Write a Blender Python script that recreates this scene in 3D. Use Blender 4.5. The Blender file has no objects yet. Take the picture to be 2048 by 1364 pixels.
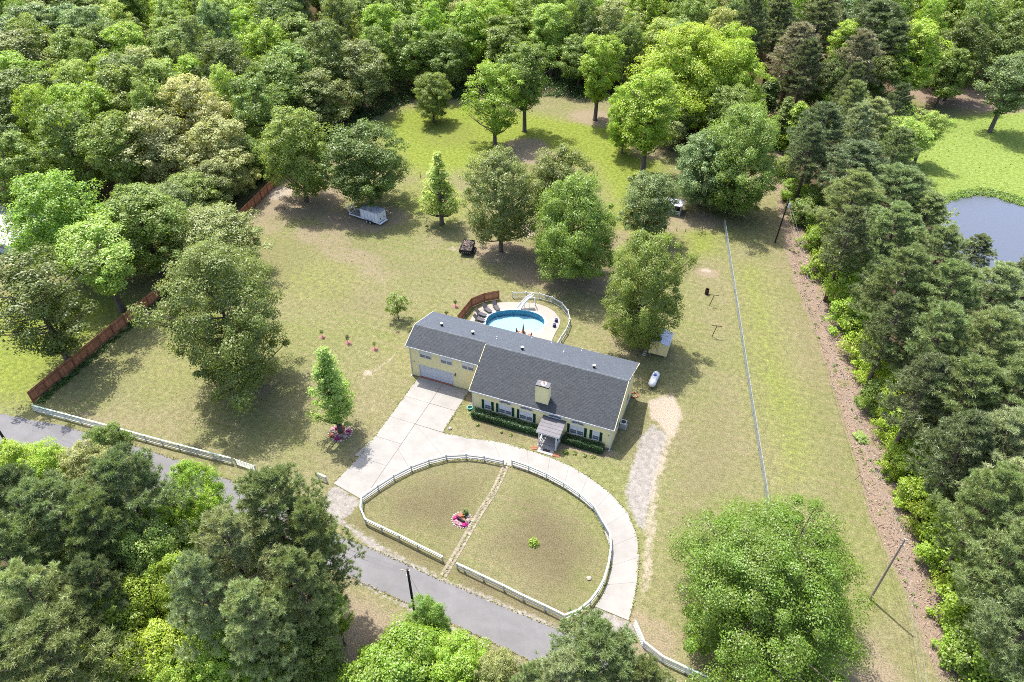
import bpy, bmesh, math, random
import numpy as np
from mathutils import Vector
from mathutils.geometry import tessellate_polygon

# ------------------------------------------------------------------ camera, sky, sun, exposure
scene = bpy.context.scene
C = scene.collection
PITCH, YAW, FPX = 0.6936, -0.3775, 1444.43      # survey of the place: axes follow the house walls
CAM = np.array([10.718, -59.384, 66.392])
cam_data = bpy.data.cameras.new('camera')
cam_data.sensor_width = 36.0
cam_data.lens = FPX * 36.0 / 2048
cam_data.clip_start = 0.5
cam_data.clip_end = 6000
cam = bpy.data.objects.new('camera', cam_data)
C.objects.link(cam)
cam.location = CAM
cam.rotation_euler = (math.pi / 2 - PITCH, 0, -YAW)
scene.camera = cam

SUN_EL, SUN_AZ = math.radians(65.0), math.radians(145.0)   # azimuth of the sun, counter-clockwise from +X
world = bpy.data.worlds.new('World')
scene.world = world
world.use_nodes = True
wn = world.node_tree
for n in list(wn.nodes):
    wn.nodes.remove(n)
sky = wn.nodes.new('ShaderNodeTexSky')
sky.sky_type = 'NISHITA'
sky.sun_disc = False
sky.sun_elevation = SUN_EL
sky.sun_rotation = math.pi / 2 - SUN_AZ
sky.air_density = 1.0
sky.dust_density = 3.0
sky.ozone_density = 1.0
bg = wn.nodes.new('ShaderNodeBackground')
bg.inputs['Strength'].default_value = 0.15
wo = wn.nodes.new('ShaderNodeOutputWorld')
wn.links.new(sky.outputs[0], bg.inputs[0])
wn.links.new(bg.outputs[0], wo.inputs[0])

sl = bpy.data.lights.new('sun', 'SUN')
sl.energy = 3.3
sl.angle = math.radians(0.55)
sl.color = (1.0, 0.955, 0.88)
sun = bpy.data.objects.new('sun', sl)
C.objects.link(sun)
sdir = Vector((math.cos(SUN_AZ) * math.cos(SUN_EL), math.sin(SUN_AZ) * math.cos(SUN_EL), math.sin(SUN_EL)))
sun.rotation_euler = sdir.to_track_quat('Z', 'Y').to_euler()
sun.location = (0, 0, 120)

scene.view_settings.view_transform = 'Standard'
scene.view_settings.look = 'None'
scene.view_settings.gamma = 1.0
scene.view_settings.exposure = 1.78
scene.view_settings.use_curve_mapping = False
scene.render.engine = 'CYCLES'
scene.cycles.max_bounces = 9
scene.cycles.diffuse_bounces = 7
scene.cycles.glossy_bounces = 2
scene.cycles.transmission_bounces = 4
scene.cycles.transparent_max_bounces = 8
scene.cycles.use_denoising = False
scene.cycles.filter_width = 0.95
scene.cycles.caustics_reflective = False
scene.cycles.caustics_refractive = False

# ------------------------------------------------------------------ survey helpers
_f = np.array([math.sin(YAW) * math.cos(PITCH), math.cos(YAW) * math.cos(PITCH), -math.sin(PITCH)])
_r = np.array([math.cos(YAW), -math.sin(YAW), 0.0])
_u = np.cross(_r, _f)
def G(u, v, z=0.0):
    """point of the place, at height z, read off the photograph"""
    d = _f * FPX + _r * (u - 1024) + _u * (682 - v)
    return CAM + d * ((z - CAM[2]) / d[2])
def PX(p):
    d = np.asarray(p, float) - CAM
    z = d @ _f
    return 1024 + FPX * (d @ _r) / z, 682 - FPX * (d @ _u) / z
def HT(p, tv):
    lo, hi = 0.0, 60.0
    for _ in range(40):
        m = (lo + hi) / 2
        if PX((p[0], p[1], m))[1] > tv: lo = m
        else: hi = m
    return lo
def GL(pts, z=0.0):
    return [tuple(G(u, v, z)[:2]) for u, v in pts]

# ------------------------------------------------------------------ materials
def _nodes(name):
    m = bpy.data.materials.new(name)
    m.use_nodes = True
    nt = m.node_tree
    for n in list(nt.nodes):
        nt.nodes.remove(n)
    return m, nt
def N(nt, t, **kw):
    n = nt.nodes.new(t)
    for k, v in kw.items():
        setattr(n, k, v)
    return n
def mixc(nt, fac, a, b, mode='MIX'):
    n = N(nt, 'ShaderNodeMix', data_type='RGBA', blend_type=mode)
    for s, val in ((0, fac), (6, a), (7, b)):
        if hasattr(val, 'is_linked') or hasattr(val, 'links'):
            nt.links.new(val, n.inputs[s])
        elif s == 0:
            n.inputs[0].default_value = val
        else:
            n.inputs[s].default_value = (*val, 1.0)
    return n.outputs[2]
def math_(nt, op, a, b=None, c=None, clamp=False):
    n = N(nt, 'ShaderNodeMath', operation=op, use_clamp=clamp)
    for s, val in enumerate((a, b, c)):
        if val is None: continue
        if hasattr(val, 'links'): nt.links.new(val, n.inputs[s])
        else: n.inputs[s].default_value = val
    return n.outputs[0]
def noise(nt, vec, scale, detail=3.0, rough=0.55):
    n = N(nt, 'ShaderNodeTexNoise')
    n.inputs['Scale'].default_value = scale
    n.inputs['Detail'].default_value = detail
    n.inputs['Roughness'].default_value = rough
    nt.links.new(vec, n.inputs['Vector'])
    return n.outputs['Fac']
def maprange(nt, v, a, b, c=0.0, d=1.0, smooth=False):
    n = N(nt, 'ShaderNodeMapRange', clamp=True)
    if smooth: n.interpolation_type = 'SMOOTHSTEP'
    nt.links.new(v, n.inputs[0])
    for i, x in enumerate((a, b, c, d)):
        n.inputs[i + 1].default_value = x
    return n.outputs[0]
def mat(name, col, rough=0.7, var=0.12, scale=2.0, metal=0.0, bump=0.0, bscale=20.0, island=0.0, spec=0.3, col2=None, stain=0.0, cracks=0.0):
    m, nt = _nodes(name)
    col = tuple(c * 0.64 for c in col)
    geo = N(nt, 'ShaderNodeNewGeometry')
    nz = noise(nt, geo.outputs['Position'], scale, 4.0)
    base = mixc(nt, maprange(nt, nz, 0.3, 0.7), tuple(c * (1 - var) for c in col), tuple(min(1, c * (1 + var)) for c in (col2 or col)))
    if stain:
        mp = N(nt, 'ShaderNodeMapping'); mp.inputs['Scale'].default_value = (0.16, 0.6, 1.0)
        nt.links.new(geo.outputs['Position'], mp.inputs[0])
        for vec, sc_, lo in ((geo.outputs['Position'], 0.22, 0.45), (mp.outputs[0], 1.0, 0.5), (geo.outputs['Position'], 1.9, 0.6)):
            base = mixc(nt, maprange(nt, noise(nt, vec, sc_, 6.0, 0.65), lo, lo + 0.2, 0, stain), base, tuple(c * 0.42 for c in col))
    if cracks:
        vo = N(nt, 'ShaderNodeTexVoronoi', feature='DISTANCE_TO_EDGE'); vo.inputs['Scale'].default_value = 0.33
        wp = N(nt, 'ShaderNodeVectorMath', operation='ADD')
        nw_ = N(nt, 'ShaderNodeTexNoise'); nw_.inputs['Scale'].default_value = 0.9; nt.links.new(geo.outputs['Position'], nw_.inputs['Vector'])
        nt.links.new(geo.outputs['Position'], wp.inputs[0]); nt.links.new(nw_.outputs['Color'], wp.inputs[1]); nt.links.new(wp.outputs[0], vo.inputs['Vector'])
        base = mixc(nt, maprange(nt, vo.outputs['Distance'], 0.006, 0.022, cracks, 0.0), base, tuple(c * 0.35 for c in col))
    if island:
        k = maprange(nt, geo.outputs['Random Per Island'], 0, 1, 1 - island, 1 + island)
        hv = N(nt, 'ShaderNodeHueSaturation')
        nt.links.new(k, hv.inputs['Value'])
        nt.links.new(base, hv.inputs['Color'])
        base = hv.outputs[0]
    p = N(nt, 'ShaderNodeBsdfPrincipled')
    nt.links.new(base, p.inputs['Base Color'])
    p.inputs['Roughness'].default_value = rough
    p.inputs['Metallic'].default_value = metal
    p.inputs['Specular IOR Level'].default_value = spec
    if bump:
        b = N(nt, 'ShaderNodeBump')
        b.inputs['Strength'].default_value = bump
        b.inputs['Distance'].default_value = 0.02
        nt.links.new(noise(nt, geo.outputs['Position'], bscale, 3.0), b.inputs['Height'])
        nt.links.new(b.outputs[0], p.inputs['Normal'])
    o = N(nt, 'ShaderNodeOutputMaterial')
    nt.links.new(p.outputs[0], o.inputs[0])
    return m
def leaf_mat(name, gloss=0.025, trans=0.52, isl=0.26):
    """leaves take the colour of their tree (object colour), each leaf a little different"""
    m, nt = _nodes(name)
    oi = N(nt, 'ShaderNodeObjectInfo')
    geo = N(nt, 'ShaderNodeNewGeometry')
    tc = N(nt, 'ShaderNodeTexCoord')
    hv = N(nt, 'ShaderNodeHueSaturation')
    nt.links.new(oi.outputs['Color'], hv.inputs['Color'])
    nz = noise(nt, tc.outputs['Object'], 0.55, 2.0)
    k = math_(nt, 'MULTIPLY', maprange(nt, geo.outputs['Random Per Island'], 0, 1, 1 - isl, 1 + isl), maprange(nt, nz, 0.3, 0.7, 0.82, 1.2))
    nt.links.new(k, hv.inputs['Value'])
    nt.links.new(maprange(nt, nz, 0.25, 0.75, 0.485, 0.51), hv.inputs['Hue'])
    d = N(nt, 'ShaderNodeBsdfDiffuse')
    nt.links.new(hv.outputs[0], d.inputs[0])
    t = N(nt, 'ShaderNodeBsdfTranslucent')
    tcg = mixc(nt, 1.0, hv.outputs[0], (1.25, 1.3, 0.55), 'MULTIPLY')
    nt.links.new(tcg, t.inputs[0])
    mx = N(nt, 'ShaderNodeMixShader')
    mx.inputs[0].default_value = trans
    nt.links.new(d.outputs[0], mx.inputs[1]); nt.links.new(t.outputs[0], mx.inputs[2])
    g = N(nt, 'ShaderNodeBsdfGlossy')
    g.inputs['Roughness'].default_value = 0.45
    g.inputs[0].default_value = (0.9, 0.95, 0.9, 1)
    mg = N(nt, 'ShaderNodeMixShader')
    mg.inputs[0].default_value = gloss
    nt.links.new(mx.outputs[0], mg.inputs[1]); nt.links.new(g.outputs[0], mg.inputs[2])
    o = N(nt, 'ShaderNodeOutputMaterial')
    nt.links.new(mg.outputs[0], o.inputs[0])
    return m

M = {}
M['leaf'] = leaf_mat('broad_leaf')
M['needle'] = leaf_mat('pine_needle', 0.03, 0.34, 0.26)
M['bark'] = mat('grey_brown_bark', (0.13, 0.105, 0.085), 0.9, 0.3, 6, bump=0.6, bscale=14)
M['pinebark'] = mat('pine_bark', (0.16, 0.12, 0.10), 0.9, 0.35, 5, bump=0.6, bscale=10)
M['concrete'] = mat('pale_concrete', (0.298, 0.283, 0.262), 0.85, 0.09, 0.7, bump=0.15, bscale=30, stain=0.16)
M['concrete_grey'] = mat('grey_concrete', (0.33, 0.32, 0.30), 0.85, 0.12, 2)
M['deck'] = mat('pool_deck_concrete', (0.32, 0.29, 0.255), 0.85, 0.08, 0.9)
M['coping'] = mat('white_coping', (0.72, 0.72, 0.70), 0.6, 0.04)
M['yellow'] = mat('yellow_siding', (1.08, 0.95, 0.53), 0.65, 0.03, 0.7, bump=0.1, bscale=8)
M['shed_yellow'] = mat('cream_yellow_boards', (0.98, 0.84, 0.44), 0.7, 0.05, 1.5)
M['white'] = mat('white_paint', (0.80, 0.80, 0.80), 0.5, 0.04)
M['rail_white'] = mat('aged_white_rail', (0.70, 0.72, 0.70), 0.6, 0.10, 1.2)
M['rail_cap'] = mat('mildewed_pale_green_rail', (0.42, 0.54, 0.47), 0.6, 0.14, 1.4)
M['shutter'] = mat('dark_green_shutter', (0.012, 0.075, 0.04), 0.6, 0.15)
M['glass'] = mat('window_glass', (0.16, 0.17, 0.21), 0.12, 0.2, 1.5, spec=0.6)
M['blind'] = mat('white_blind', (0.80, 0.81, 0.86), 0.4, 0.06, 3, spec=0.4)
M['shingle'] = mat('charcoal_shingle', (0.036, 0.040, 0.045), 0.88, 0.03, 0.5, island=0.22, bump=0.3, bscale=60)
_sh = M['shingle'].node_tree
_p = [n for n in _sh.nodes if n.type == 'BSDF_PRINCIPLED'][0]
_p.inputs['Sheen Weight'].default_value = 0.9
_p.inputs['Sheen Roughness'].default_value = 0.45
_p.inputs['Sheen Tint'].default_value = (0.8, 0.88, 1.0, 1)
M['under'] = mat('roof_underlay', (0.07, 0.075, 0.085), 0.9, 0.1)
M['ridge'] = mat('ridge_shingle', (0.12, 0.135, 0.15), 0.88, 0.12, 1.5, island=0.2)
M['porch_roof'] = mat('dark_porch_roof', (0.105, 0.10, 0.115), 0.55, 0.2, 1.2)
M['black'] = mat('black_metal', (0.012, 0.012, 0.013), 0.5, 0.2)
M['tar'] = mat('dark_iron', (0.03, 0.027, 0.025), 0.7, 0.3)
M['galv'] = mat('galvanised_metal', (0.50, 0.53, 0.57), 0.4, 0.12, 3, metal=0.6)
M['silver'] = mat('vent_cap', (0.72, 0.73, 0.76), 0.35, 0.05, metal=0.3)
M['cedar'] = mat('red_brown_fence_board', (0.52, 0.215, 0.115), 0.8, 0.2, 1.2, island=0.22)
M['cedar_post'] = mat('brown_fence_post', (0.32, 0.13, 0.07), 0.85, 0.2)
M['cedar_pool'] = mat('tan_brown_fence_board', (0.50, 0.235, 0.125), 0.8, 0.15, 1.2, island=0.2)
M['brick'] = mat('red_brick', (0.36, 0.13, 0.08), 0.85, 0.2, 6, island=0.2)
M['door_white'] = mat('garage_door_white', (0.78, 0.79, 0.86), 0.5, 0.03)
M['road'] = mat('worn_asphalt', (0.172, 0.168, 0.172), 0.9, 0.10, 0.45, bump=0.3, bscale=25, stain=0.22)
M['stone'] = mat('tan_flagstone', (0.26, 0.225, 0.165), 0.85, 0.22, 1.5, island=0.28, bump=0.3)
M['mortar'] = mat('sandy_joint', (0.20, 0.17, 0.12), 0.95, 0.2, 4)
M['rock'] = mat('pale_rock', (0.40, 0.35, 0.29), 0.9, 0.25, 4, island=0.35)
M['mulch'] = mat('red_mulch', (0.24, 0.13, 0.10), 0.95, 0.35, 9, bump=0.6)
M['pink'] = mat('magenta_flower', (0.42, 0.02, 0.17), 0.7, 0.3, 7, island=0.4)
M['palepink'] = mat('pale_pink_flower', (0.46, 0.27, 0.32), 0.7, 0.3, 7, island=0.3)
M['orange'] = mat('orange_flower', (0.5, 0.16, 0.06), 0.7, 0.3, 7, island=0.3)
M['pole'] = mat('weathered_pole_wood', (0.40, 0.32, 0.26), 0.9, 0.2, 4)
M['darkpole'] = mat('creosote_pole_wood', (0.035, 0.027, 0.024), 0.85, 0.25, 4)
M['wire'] = mat('grey_cable', (0.20, 0.20, 0.21), 0.6, 0.05)
M['liner_floor'] = mat('pale_blue_pool_liner', (0.40, 0.66, 0.78), 0.6, 0.30, 5.0, bump=0)  # vinyl liner print, its colour mottle heightened to imitate water shimmer
M['liner_wall'] = mat('blue_pool_liner_wall', (0.10, 0.33, 0.50), 0.6, 0.12, 3)
M['sling'] = mat('charcoal_sling_fabric', (0.075, 0.072, 0.085), 0.8, 0.1)
M['slide'] = mat('white_fibreglass', (0.82, 0.82, 0.80), 0.35, 0.03)
M['blue'] = mat('dark_blue_plastic', (0.018, 0.022, 0.15), 0.4, 0.2)
M['umbrella'] = mat('tan_brown_canvas', (0.22, 0.14, 0.11), 0.85, 0.2)
M['chair'] = mat('red_brown_chair', (0.27, 0.10, 0.07), 0.7, 0.2)
M['tank'] = mat('white_tank_paint', (0.84, 0.85, 0.87), 0.35, 0.02)
M['tankblue'] = mat('blue_tank_dome', (0.08, 0.16, 0.45), 0.4, 0.1)
M['trailer'] = mat('weathered_white_panel', (0.85, 0.87, 0.95), 0.55, 0.12, 1.6)
M['trailer_roof'] = mat('stained_trailer_roof', (0.36, 0.37, 0.41), 0.7, 0.35, 1.1)
M['plank'] = mat('grey_deck_plank', (0.24, 0.23, 0.22), 0.85, 0.2, 3, island=0.25)
M['tyre'] = mat('tyre_rubber', (0.02, 0.02, 0.02), 0.85, 0.1)
M['rim'] = mat('pale_wheel_rim', (0.55, 0.54, 0.50), 0.5, 0.1)
M['debris'] = mat('brown_debris', (0.15, 0.115, 0.105), 0.9, 0.6, 6, island=0.9)
M['barrel'] = mat('rusty_barrel', (0.06, 0.026, 0.018), 0.85, 0.4, 5)
M['rustpipe'] = mat('rusty_pipe', (0.07, 0.035, 0.028), 0.8, 0.3)
M['shed_grey'] = mat('white_grey_boards', (0.62, 0.62, 0.62), 0.7, 0.1, 2)
M['tin'] = mat('corrugated_tin', (0.56, 0.58, 0.66), 0.45, 0.1, 1.0, metal=0.35)
M['nroof'] = mat('pale_neighbour_roof', (0.50, 0.47, 0.47), 0.8, 0.1, 1.5)
M['nwall'] = mat('grey_neighbour_wall', (0.50, 0.54, 0.56), 0.7, 0.08, 2)
M['dark'] = mat('dark_interior', (0.015, 0.014, 0.014), 0.9, 0.1)
M['twig'] = mat('grey_brown_twig', (0.27, 0.20, 0.16), 0.9, 0.3, 3, island=0.4)
M['litterchip'] = mat('dead_leaf', (0.33, 0.245, 0.18), 0.9, 0.3, 3, island=0.45)
M['hose'] = mat('teal_plastic', (0.10, 0.36, 0.30), 0.5, 0.1)
M['picket'] = mat('pale_grey_green_picket', (0.50, 0.56, 0.53), 0.5, 0.08)
M['mat'] = mat('dark_doormat', (0.035, 0.034, 0.036), 0.95, 0.2)
M['porchfloor'] = mat('grey_porch_floor', (0.28, 0.27, 0.26), 0.8, 0.12)
M['wirefence'] = mat('galvanised_fence_wire', (0.42, 0.46, 0.45), 0.5, 0.1, metal=0.3)

# ------------------------------------------------------------------ mesh building
class MB:
    def __init__(self):
        self.v, self.f, self.mi = [], [], []
    def add(self, vs, fs):
        o = len(self.v)
        self.v += [tuple(map(float, p)) for p in vs]
        self.f += [tuple(i + o for i in f) for f in fs]
        return self
    def box(self, a, b):
        (x0, y0, z0), (x1, y1, z1) = a, b
        return self.add([(x0, y0, z0), (x1, y0, z0), (x1, y1, z0), (x0, y1, z0), (x0, y0, z1), (x1, y0, z1), (x1, y1, z1), (x0, y1, z1)],
                        [(0, 3, 2, 1), (4, 5, 6, 7), (0, 1, 5, 4), (1, 2, 6, 5), (2, 3, 7, 6), (3, 0, 4, 7)])
    def bar(self, p, q, w, h, up=(0, 0, 1)):
        """board from p to q, w across and h along up"""
        p, q, up = Vector(p), Vector(q), Vector(up)
        d = (q - p).normalized()
        s = d.cross(up)
        if s.length < 1e-4: s = d.cross(Vector((1, 0, 0)))
        s.normalize()
        t = s.cross(d).normalized()
        vs = []
        for c in (p, q):
            for i, j in ((-1, -1), (1, -1), (1, 1), (-1, 1)):
                vs.append(c + s * (w / 2 * i) + t * (h / 2 * j))
        return self.add(vs, [(0, 1, 2, 3), (7, 6, 5, 4), (0, 4, 5, 1), (1, 5, 6, 2), (2, 6, 7, 3), (3, 7, 4, 0)])
    def tube(self, pts, radii, n=8, cap=True):
        pts = [Vector(p) for p in pts]
        if not hasattr(radii, '__len__'): radii = [radii] * len(pts)
        o = len(self.v)
        for i, p in enumerate(pts):
            d = (pts[min(i + 1, len(pts) - 1)] - pts[max(i - 1, 0)]).normalized()
            a = Vector((0, 0, 1)) if abs(d.z) < 0.9 else Vector((1, 0, 0))
            s = d.cross(a).normalized(); t = s.cross(d)
            for k in range(n):
                an = 2 * math.pi * k / n
                self.v.append(tuple(p + (s * math.cos(an) + t * math.sin(an)) * radii[i]))
        for i in range(len(pts) - 1):
            for k in range(n):
                a, b = o + i * n + k, o + i * n + (k + 1) % n
                self.f.append((a, b, b + n, a + n))
        if cap:
            self.f.append(tuple(o + k for k in range(n))[::-1])
            self.f.append(tuple(o + (len(pts) - 1) * n + k for k in range(n)))
        return self
    def lathe(self, c, prof, n=16):
        """prof: (radius, z) from bottom to top round the vertical through c"""
        return self.tube([(c[0], c[1], c[2] + z) for r, z in prof], [max(r, 1e-3) for r, z in prof], n) if False else self._lathe(c, prof, n)
    def _lathe(self, c, prof, n):
        o = len(self.v)
        for r, z in prof:
            for k in range(n):
                a = 2 * math.pi * k / n
                self.v.append((c[0] + r * math.cos(a), c[1] + r * math.sin(a), c[2] + z))
        for i in range(len(prof) - 1):
            for k in range(n):
                a, b = o + i * n + k, o + i * n + (k + 1) % n
                self.f.append((a, b, b + n, a + n))
        self.f.append(tuple(o + k for k in range(n))[::-1])
        self.f.append(tuple(o + (len(prof) - 1) * n + k for k in range(n)))
        return self
    def prism(self, poly, z0, z1, holes=()):
        loops = [[Vector((x, y, 0)) for x, y in poly]] + [[Vector((x, y, 0)) for x, y in h] for h in holes]
        tris = tessellate_polygon(loops)
        flat = [p for l in loops for p in l]
        o = len(self.v)
        self.v += [(p.x, p.y, z1) for p in flat]
        for t in tris:
            a, b, c = (flat[i] for i in t)
            t = tuple(t) if (b - a).cross(c - a).z > 0 else tuple(t)[::-1]
            self.f.append(tuple(o + i for i in t))
        for l in loops:
            n, o2 = len(l), len(self.v)
            self.v += [(p.x, p.y, z0) for p in l] + [(p.x, p.y, z1) for p in l]
            for k in range(n):
                k2 = (k + 1) % n
                self.f.append((o2 + k, o2 + k2, o2 + n + k2, o2 + n + k))
        return self
    def build(self, name, m, parent=None, local=False, smooth=False):
        me = bpy.data.meshes.new(name)
        off = Vector((0, 0, 0)) if (parent is None or local) else absloc(parent)
        me.from_pydata([(x - off.x, y - off.y, z - off.z) for x, y, z in self.v], [], self.f)
        if isinstance(m, str): m = M[m]
        me.materials.append(m)
        if smooth:
            me.polygons.foreach_set('use_smooth', [True] * len(me.polygons))
        me.update()
        o = bpy.data.objects.new(name, me)
        C.objects.link(o)
        o.parent = parent
        return o
def absloc(o):
    p = Vector((0, 0, 0))
    while o is not None:
        p += o.location
        o = o.parent
    return p
def tag(o, label=None, cat=None, group=None, kind=None):
    for k, v in (('label', label), ('category', cat), ('group', group), ('kind', kind)):
        if v: o[k] = v
    return o
def thing(name, loc, label, cat, group=None, rz=0.0):
    o = bpy.data.objects.new(name, None)
    C.objects.link(o)
    o.location = (loc[0], loc[1], loc[2] if len(loc) > 2 else 0.0)
    o.rotation_euler.z = rz
    o.empty_display_size = 0.3
    return tag(o, label, cat, group)
def mesh_np(name, V, F, m, nv=4):
    """fast mesh from arrays: F rows of nv vertex indices"""
    me = bpy.data.meshes.new(name)
    me.vertices.add(len(V)); me.vertices.foreach_set('co', np.ascontiguousarray(V, np.float32).ravel())
    me.loops.add(F.size); me.loops.foreach_set('vertex_index', np.ascontiguousarray(F, np.int32).ravel())
    me.polygons.add(len(F))
    me.polygons.foreach_set('loop_start', np.arange(0, F.size, nv, dtype=np.int32))
    me.update(calc_edges=True)
    me.materials.append(M[m] if isinstance(m, str) else m)
    return me
def link(name, me, parent=None, loc=None):
    o = bpy.data.objects.new(name, me)
    C.objects.link(o)
    o.parent = parent
    if loc is not None: o.location = loc
    return o

# ------------------------------------------------------------------ ground
def inside_dist(X, Y, poly):
    """signed distance, positive inside"""
    P = np.array(poly, float)
    d = np.full(X.shape, 1e9); c = np.zeros(X.shape, bool)
    for i in range(len(P)):
        a, b = P[i], P[(i + 1) % len(P)]
        e = b - a
        t = np.clip(((X - a[0]) * e[0] + (Y - a[1]) * e[1]) / (e @ e + 1e-9), 0, 1)
        d = np.minimum(d, (X - a[0] - t * e[0]) ** 2 + (Y - a[1] - t * e[1]) ** 2)
        if a[1] != b[1]:
            c ^= ((a[1] > Y) != (b[1] > Y)) & (X < (b[0] - a[0]) * (Y - a[1]) / (b[1] - a[1]) + a[0])
    d = np.sqrt(d)
    return np.where(c, d, -d)
def pinside(x, y, poly):
    return inside_dist(np.array([x]), np.array([y]), poly)[0] > 0

def axis(a, b, fine, far, lo, hi):
    xs = list(np.arange(a, b + 1e-6, fine))
    s, x = fine, b
    while x < hi:
        s *= 1.25; x += min(s, far); xs.append(x)
    s, x, pre = fine, a, []
    while x > lo:
        s *= 1.25; x -= min(s, far); pre.append(x)
    return np.array(pre[::-1] + xs)
POOLC = (-19.9, 19.4)
gx = axis(-95, 62, 0.5, 60, -1500, 1500)
gy = axis(-45, 110, 0.5, 60, -1500, 1500)
XX, YY = np.meshgrid(gx, gy)
rs = np.random.RandomState(5)
def soft(px_poly, w=1.2, world=False):
    return np.clip(0.5 + inside_dist(XX, YY, px_poly if world else GL(px_poly)) / (2 * w), 0, 1)
def spot(u, v, rx, ry=None, w=1.0):
    c = G(u, v); ry = ry or rx
    d = np.sqrt(((XX - c[0]) / rx) ** 2 + ((YY - c[1]) / ry) ** 2)
    return np.clip(1.0 - (d - 0.55) / 0.9, 0, 1) * w
def stroke(px_pts, hw, soft_=0.5, w=1.0):
    P = [G(u, v)[:2] for u, v in px_pts]
    d = np.full(XX.shape, 1e9)
    for a, b in zip(P[:-1], P[1:]):
        e = b - a
        t = np.clip(((XX - a[0]) * e[0] + (YY - a[1]) * e[1]) / (e @ e + 1e-9), 0, 1)
        d = np.minimum(d, np.hypot(XX - a[0] - t * e[0], YY - a[1] - t * e[1]))
    return np.clip(0.5 + (hw - d) / (2 * soft_), 0, 1) * w
Z0 = np.zeros(XX.shape)
FOREST_BACK = GL([(-420, 520), (-60, 455), (110, 440), (300, 425), (470, 395), (560, 345), (640, 290), (700, 255), (760, 226), (830, 196), (1000, 190), (1090, 186), (1230, 200), (1290, 225), (1330, 290), (1390, 300), (1480, 255), (1530, 190), (1640, 188), (1750, 190), (1890, 180), (2048, 205), (2400, 225), (2600, -60), (1024, -70), (-700, -40)])
WOOD_RIGHT = GL([(1560, 300), (1600, 430), (1622, 505), (1670, 620), (1730, 780), (1800, 930), (1870, 1090), (1915, 1220), (1965, 1400), (2350, 1400), (2350, 640), (2060, 610), (1985, 560), (1905, 530), (1870, 470), (1850, 400), (1790, 330), (1770, 260), (1600, 215)])
WOOD_LEFT = GL([(-500, 960), (30, 935), (200, 935), (420, 985), (560, 1080), (660, 1180), (640, 1300), (700, 1420), (-600, 1500)])
WOOD_FRONT = GL([(690, 1420), (730, 1290), (850, 1260), (980, 1330), (1100, 1400), (1150, 1480), (700, 1500)])
lush = np.maximum.reduce([soft([(740, 262), (800, 215), (930, 208), (1060, 225), (1230, 262), (1330, 330), (1300, 440), (1235, 470), (1215, 395), (1180, 330), (1060, 320), (960, 345), (830, 350), (770, 300)], 4) * 0.85,
    soft([(1100, 246), (1180, 243), (1260, 275), (1220, 285), (1130, 268)], 2.0) * 1.0,
    soft([(1455, 520), (1530, 520), (1600, 760), (1650, 950), (1560, 990), (1500, 760)], 3.5) * 0.48,
    soft([(1340, 440), (1440, 440), (1450, 510), (1370, 520)], 3) * 0.6, spot(840, 395, 6, 10, .45), spot(915, 420, 5, 7, .4),
    soft([(-60, 600), (180, 570), (290, 600), (200, 680), (60, 810), (-60, 820)], 4) * 0.7, spot(640, 560, 9, 8, .35), spot(380, 700, 8, 10, .3), spot(1000, 560, 8, 4, .3)])
dry = np.maximum.reduce([soft([(740, 1005), (800, 965), (890, 935), (1000, 940), (960, 1050), (890, 1100), (780, 1060)], 4) * 0.75,
    soft([(960, 1100), (1050, 960), (1160, 1030), (1205, 1100), (1180, 1190), (1120, 1215)], 4) * 0.8,
    soft([(520, 480), (620, 440), (760, 470), (900, 540), (880, 590), (760, 560), (640, 540)], 6) * 0.35,
    soft([(1380, 530), (1450, 520), (1480, 700), (1400, 720)], 4) * 0.25, soft([(1330, 860), (1420, 760), (1490, 800), (1525, 980), (1420, 1180), (1310, 1260), (1300, 1050)], 5) * 0.36,
    soft([(1560, 530), (1600, 520), (1680, 860), (1740, 1060), (1640, 1010), (1620, 800)], 3.5) * 0.4, spot(560, 520, 8, 7, .3), spot(700, 600, 7, 4, .3),
    spot(1250, 560, 5, 9, .55), stroke([(690, 1030), (880, 1130), (1000, 1190), (1150, 1240)], 1.5, 1.2, .6), spot(1000, 860, 4, 2, .5), spot(900, 270, 9, 8, .35), spot(1240, 520, 6, 8, .5)])
dirt = np.maximum.reduce([spot(620, 400, 7, 7), spot(700, 440, 8, 4, .9), spot(770, 430, 6, 4, .8), spot(560, 400, 6, 7, .9), spot(1010, 505, 6, 4), spot(960, 505, 4, 2, .9), spot(1090, 545, 8, 5, .95), spot(1180, 560, 5, 4, .9), spot(1050, 300, 5, 6, 1.2), spot(1075, 312, 5, 4, 1.2), spot(1190, 236, 7, 5, .9),
    spot(540, 440, 6, 7, .6), spot(760, 550, 5, 3, .55), spot(640, 470, 8, 4, .65), spot(700, 510, 9, 3, .6), spot(1270, 690, 5, 4, .6), spot(495, 770, 4.5, 3.5, .8), spot(1415, 545, 2.2, 1.6, .9), spot(1240, 480, 4, 5, .6), spot(1290, 1270, 4, 3, .7), spot(1640, 1290, 5, 4, .9), spot(1700, 1330, 5, 4, .9), spot(390, 830, 4, 3, .4), spot(210, 850, 6, 2, .6),
    soft([(690, 1160), (800, 1215), (850, 1260), (760, 1364), (620, 1364), (650, 1200)], 2.5) * 0.95, spot(1330, 440, 8, 5, .7), spot(1400, 440, 6, 4, .75), spot(1300, 300, 5, 6, .7),
    stroke([(940, 795), (960, 815), (1090, 880)], 1.0, .5, .8), stroke([(1120, 890), (1215, 905)], 1.0, .5, .8), stroke([(1075, 885), (1095, 900)], .5, .4), spot(745, 575, 5, 4, .4), spot(860, 480, 5, 5, .5)])
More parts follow.
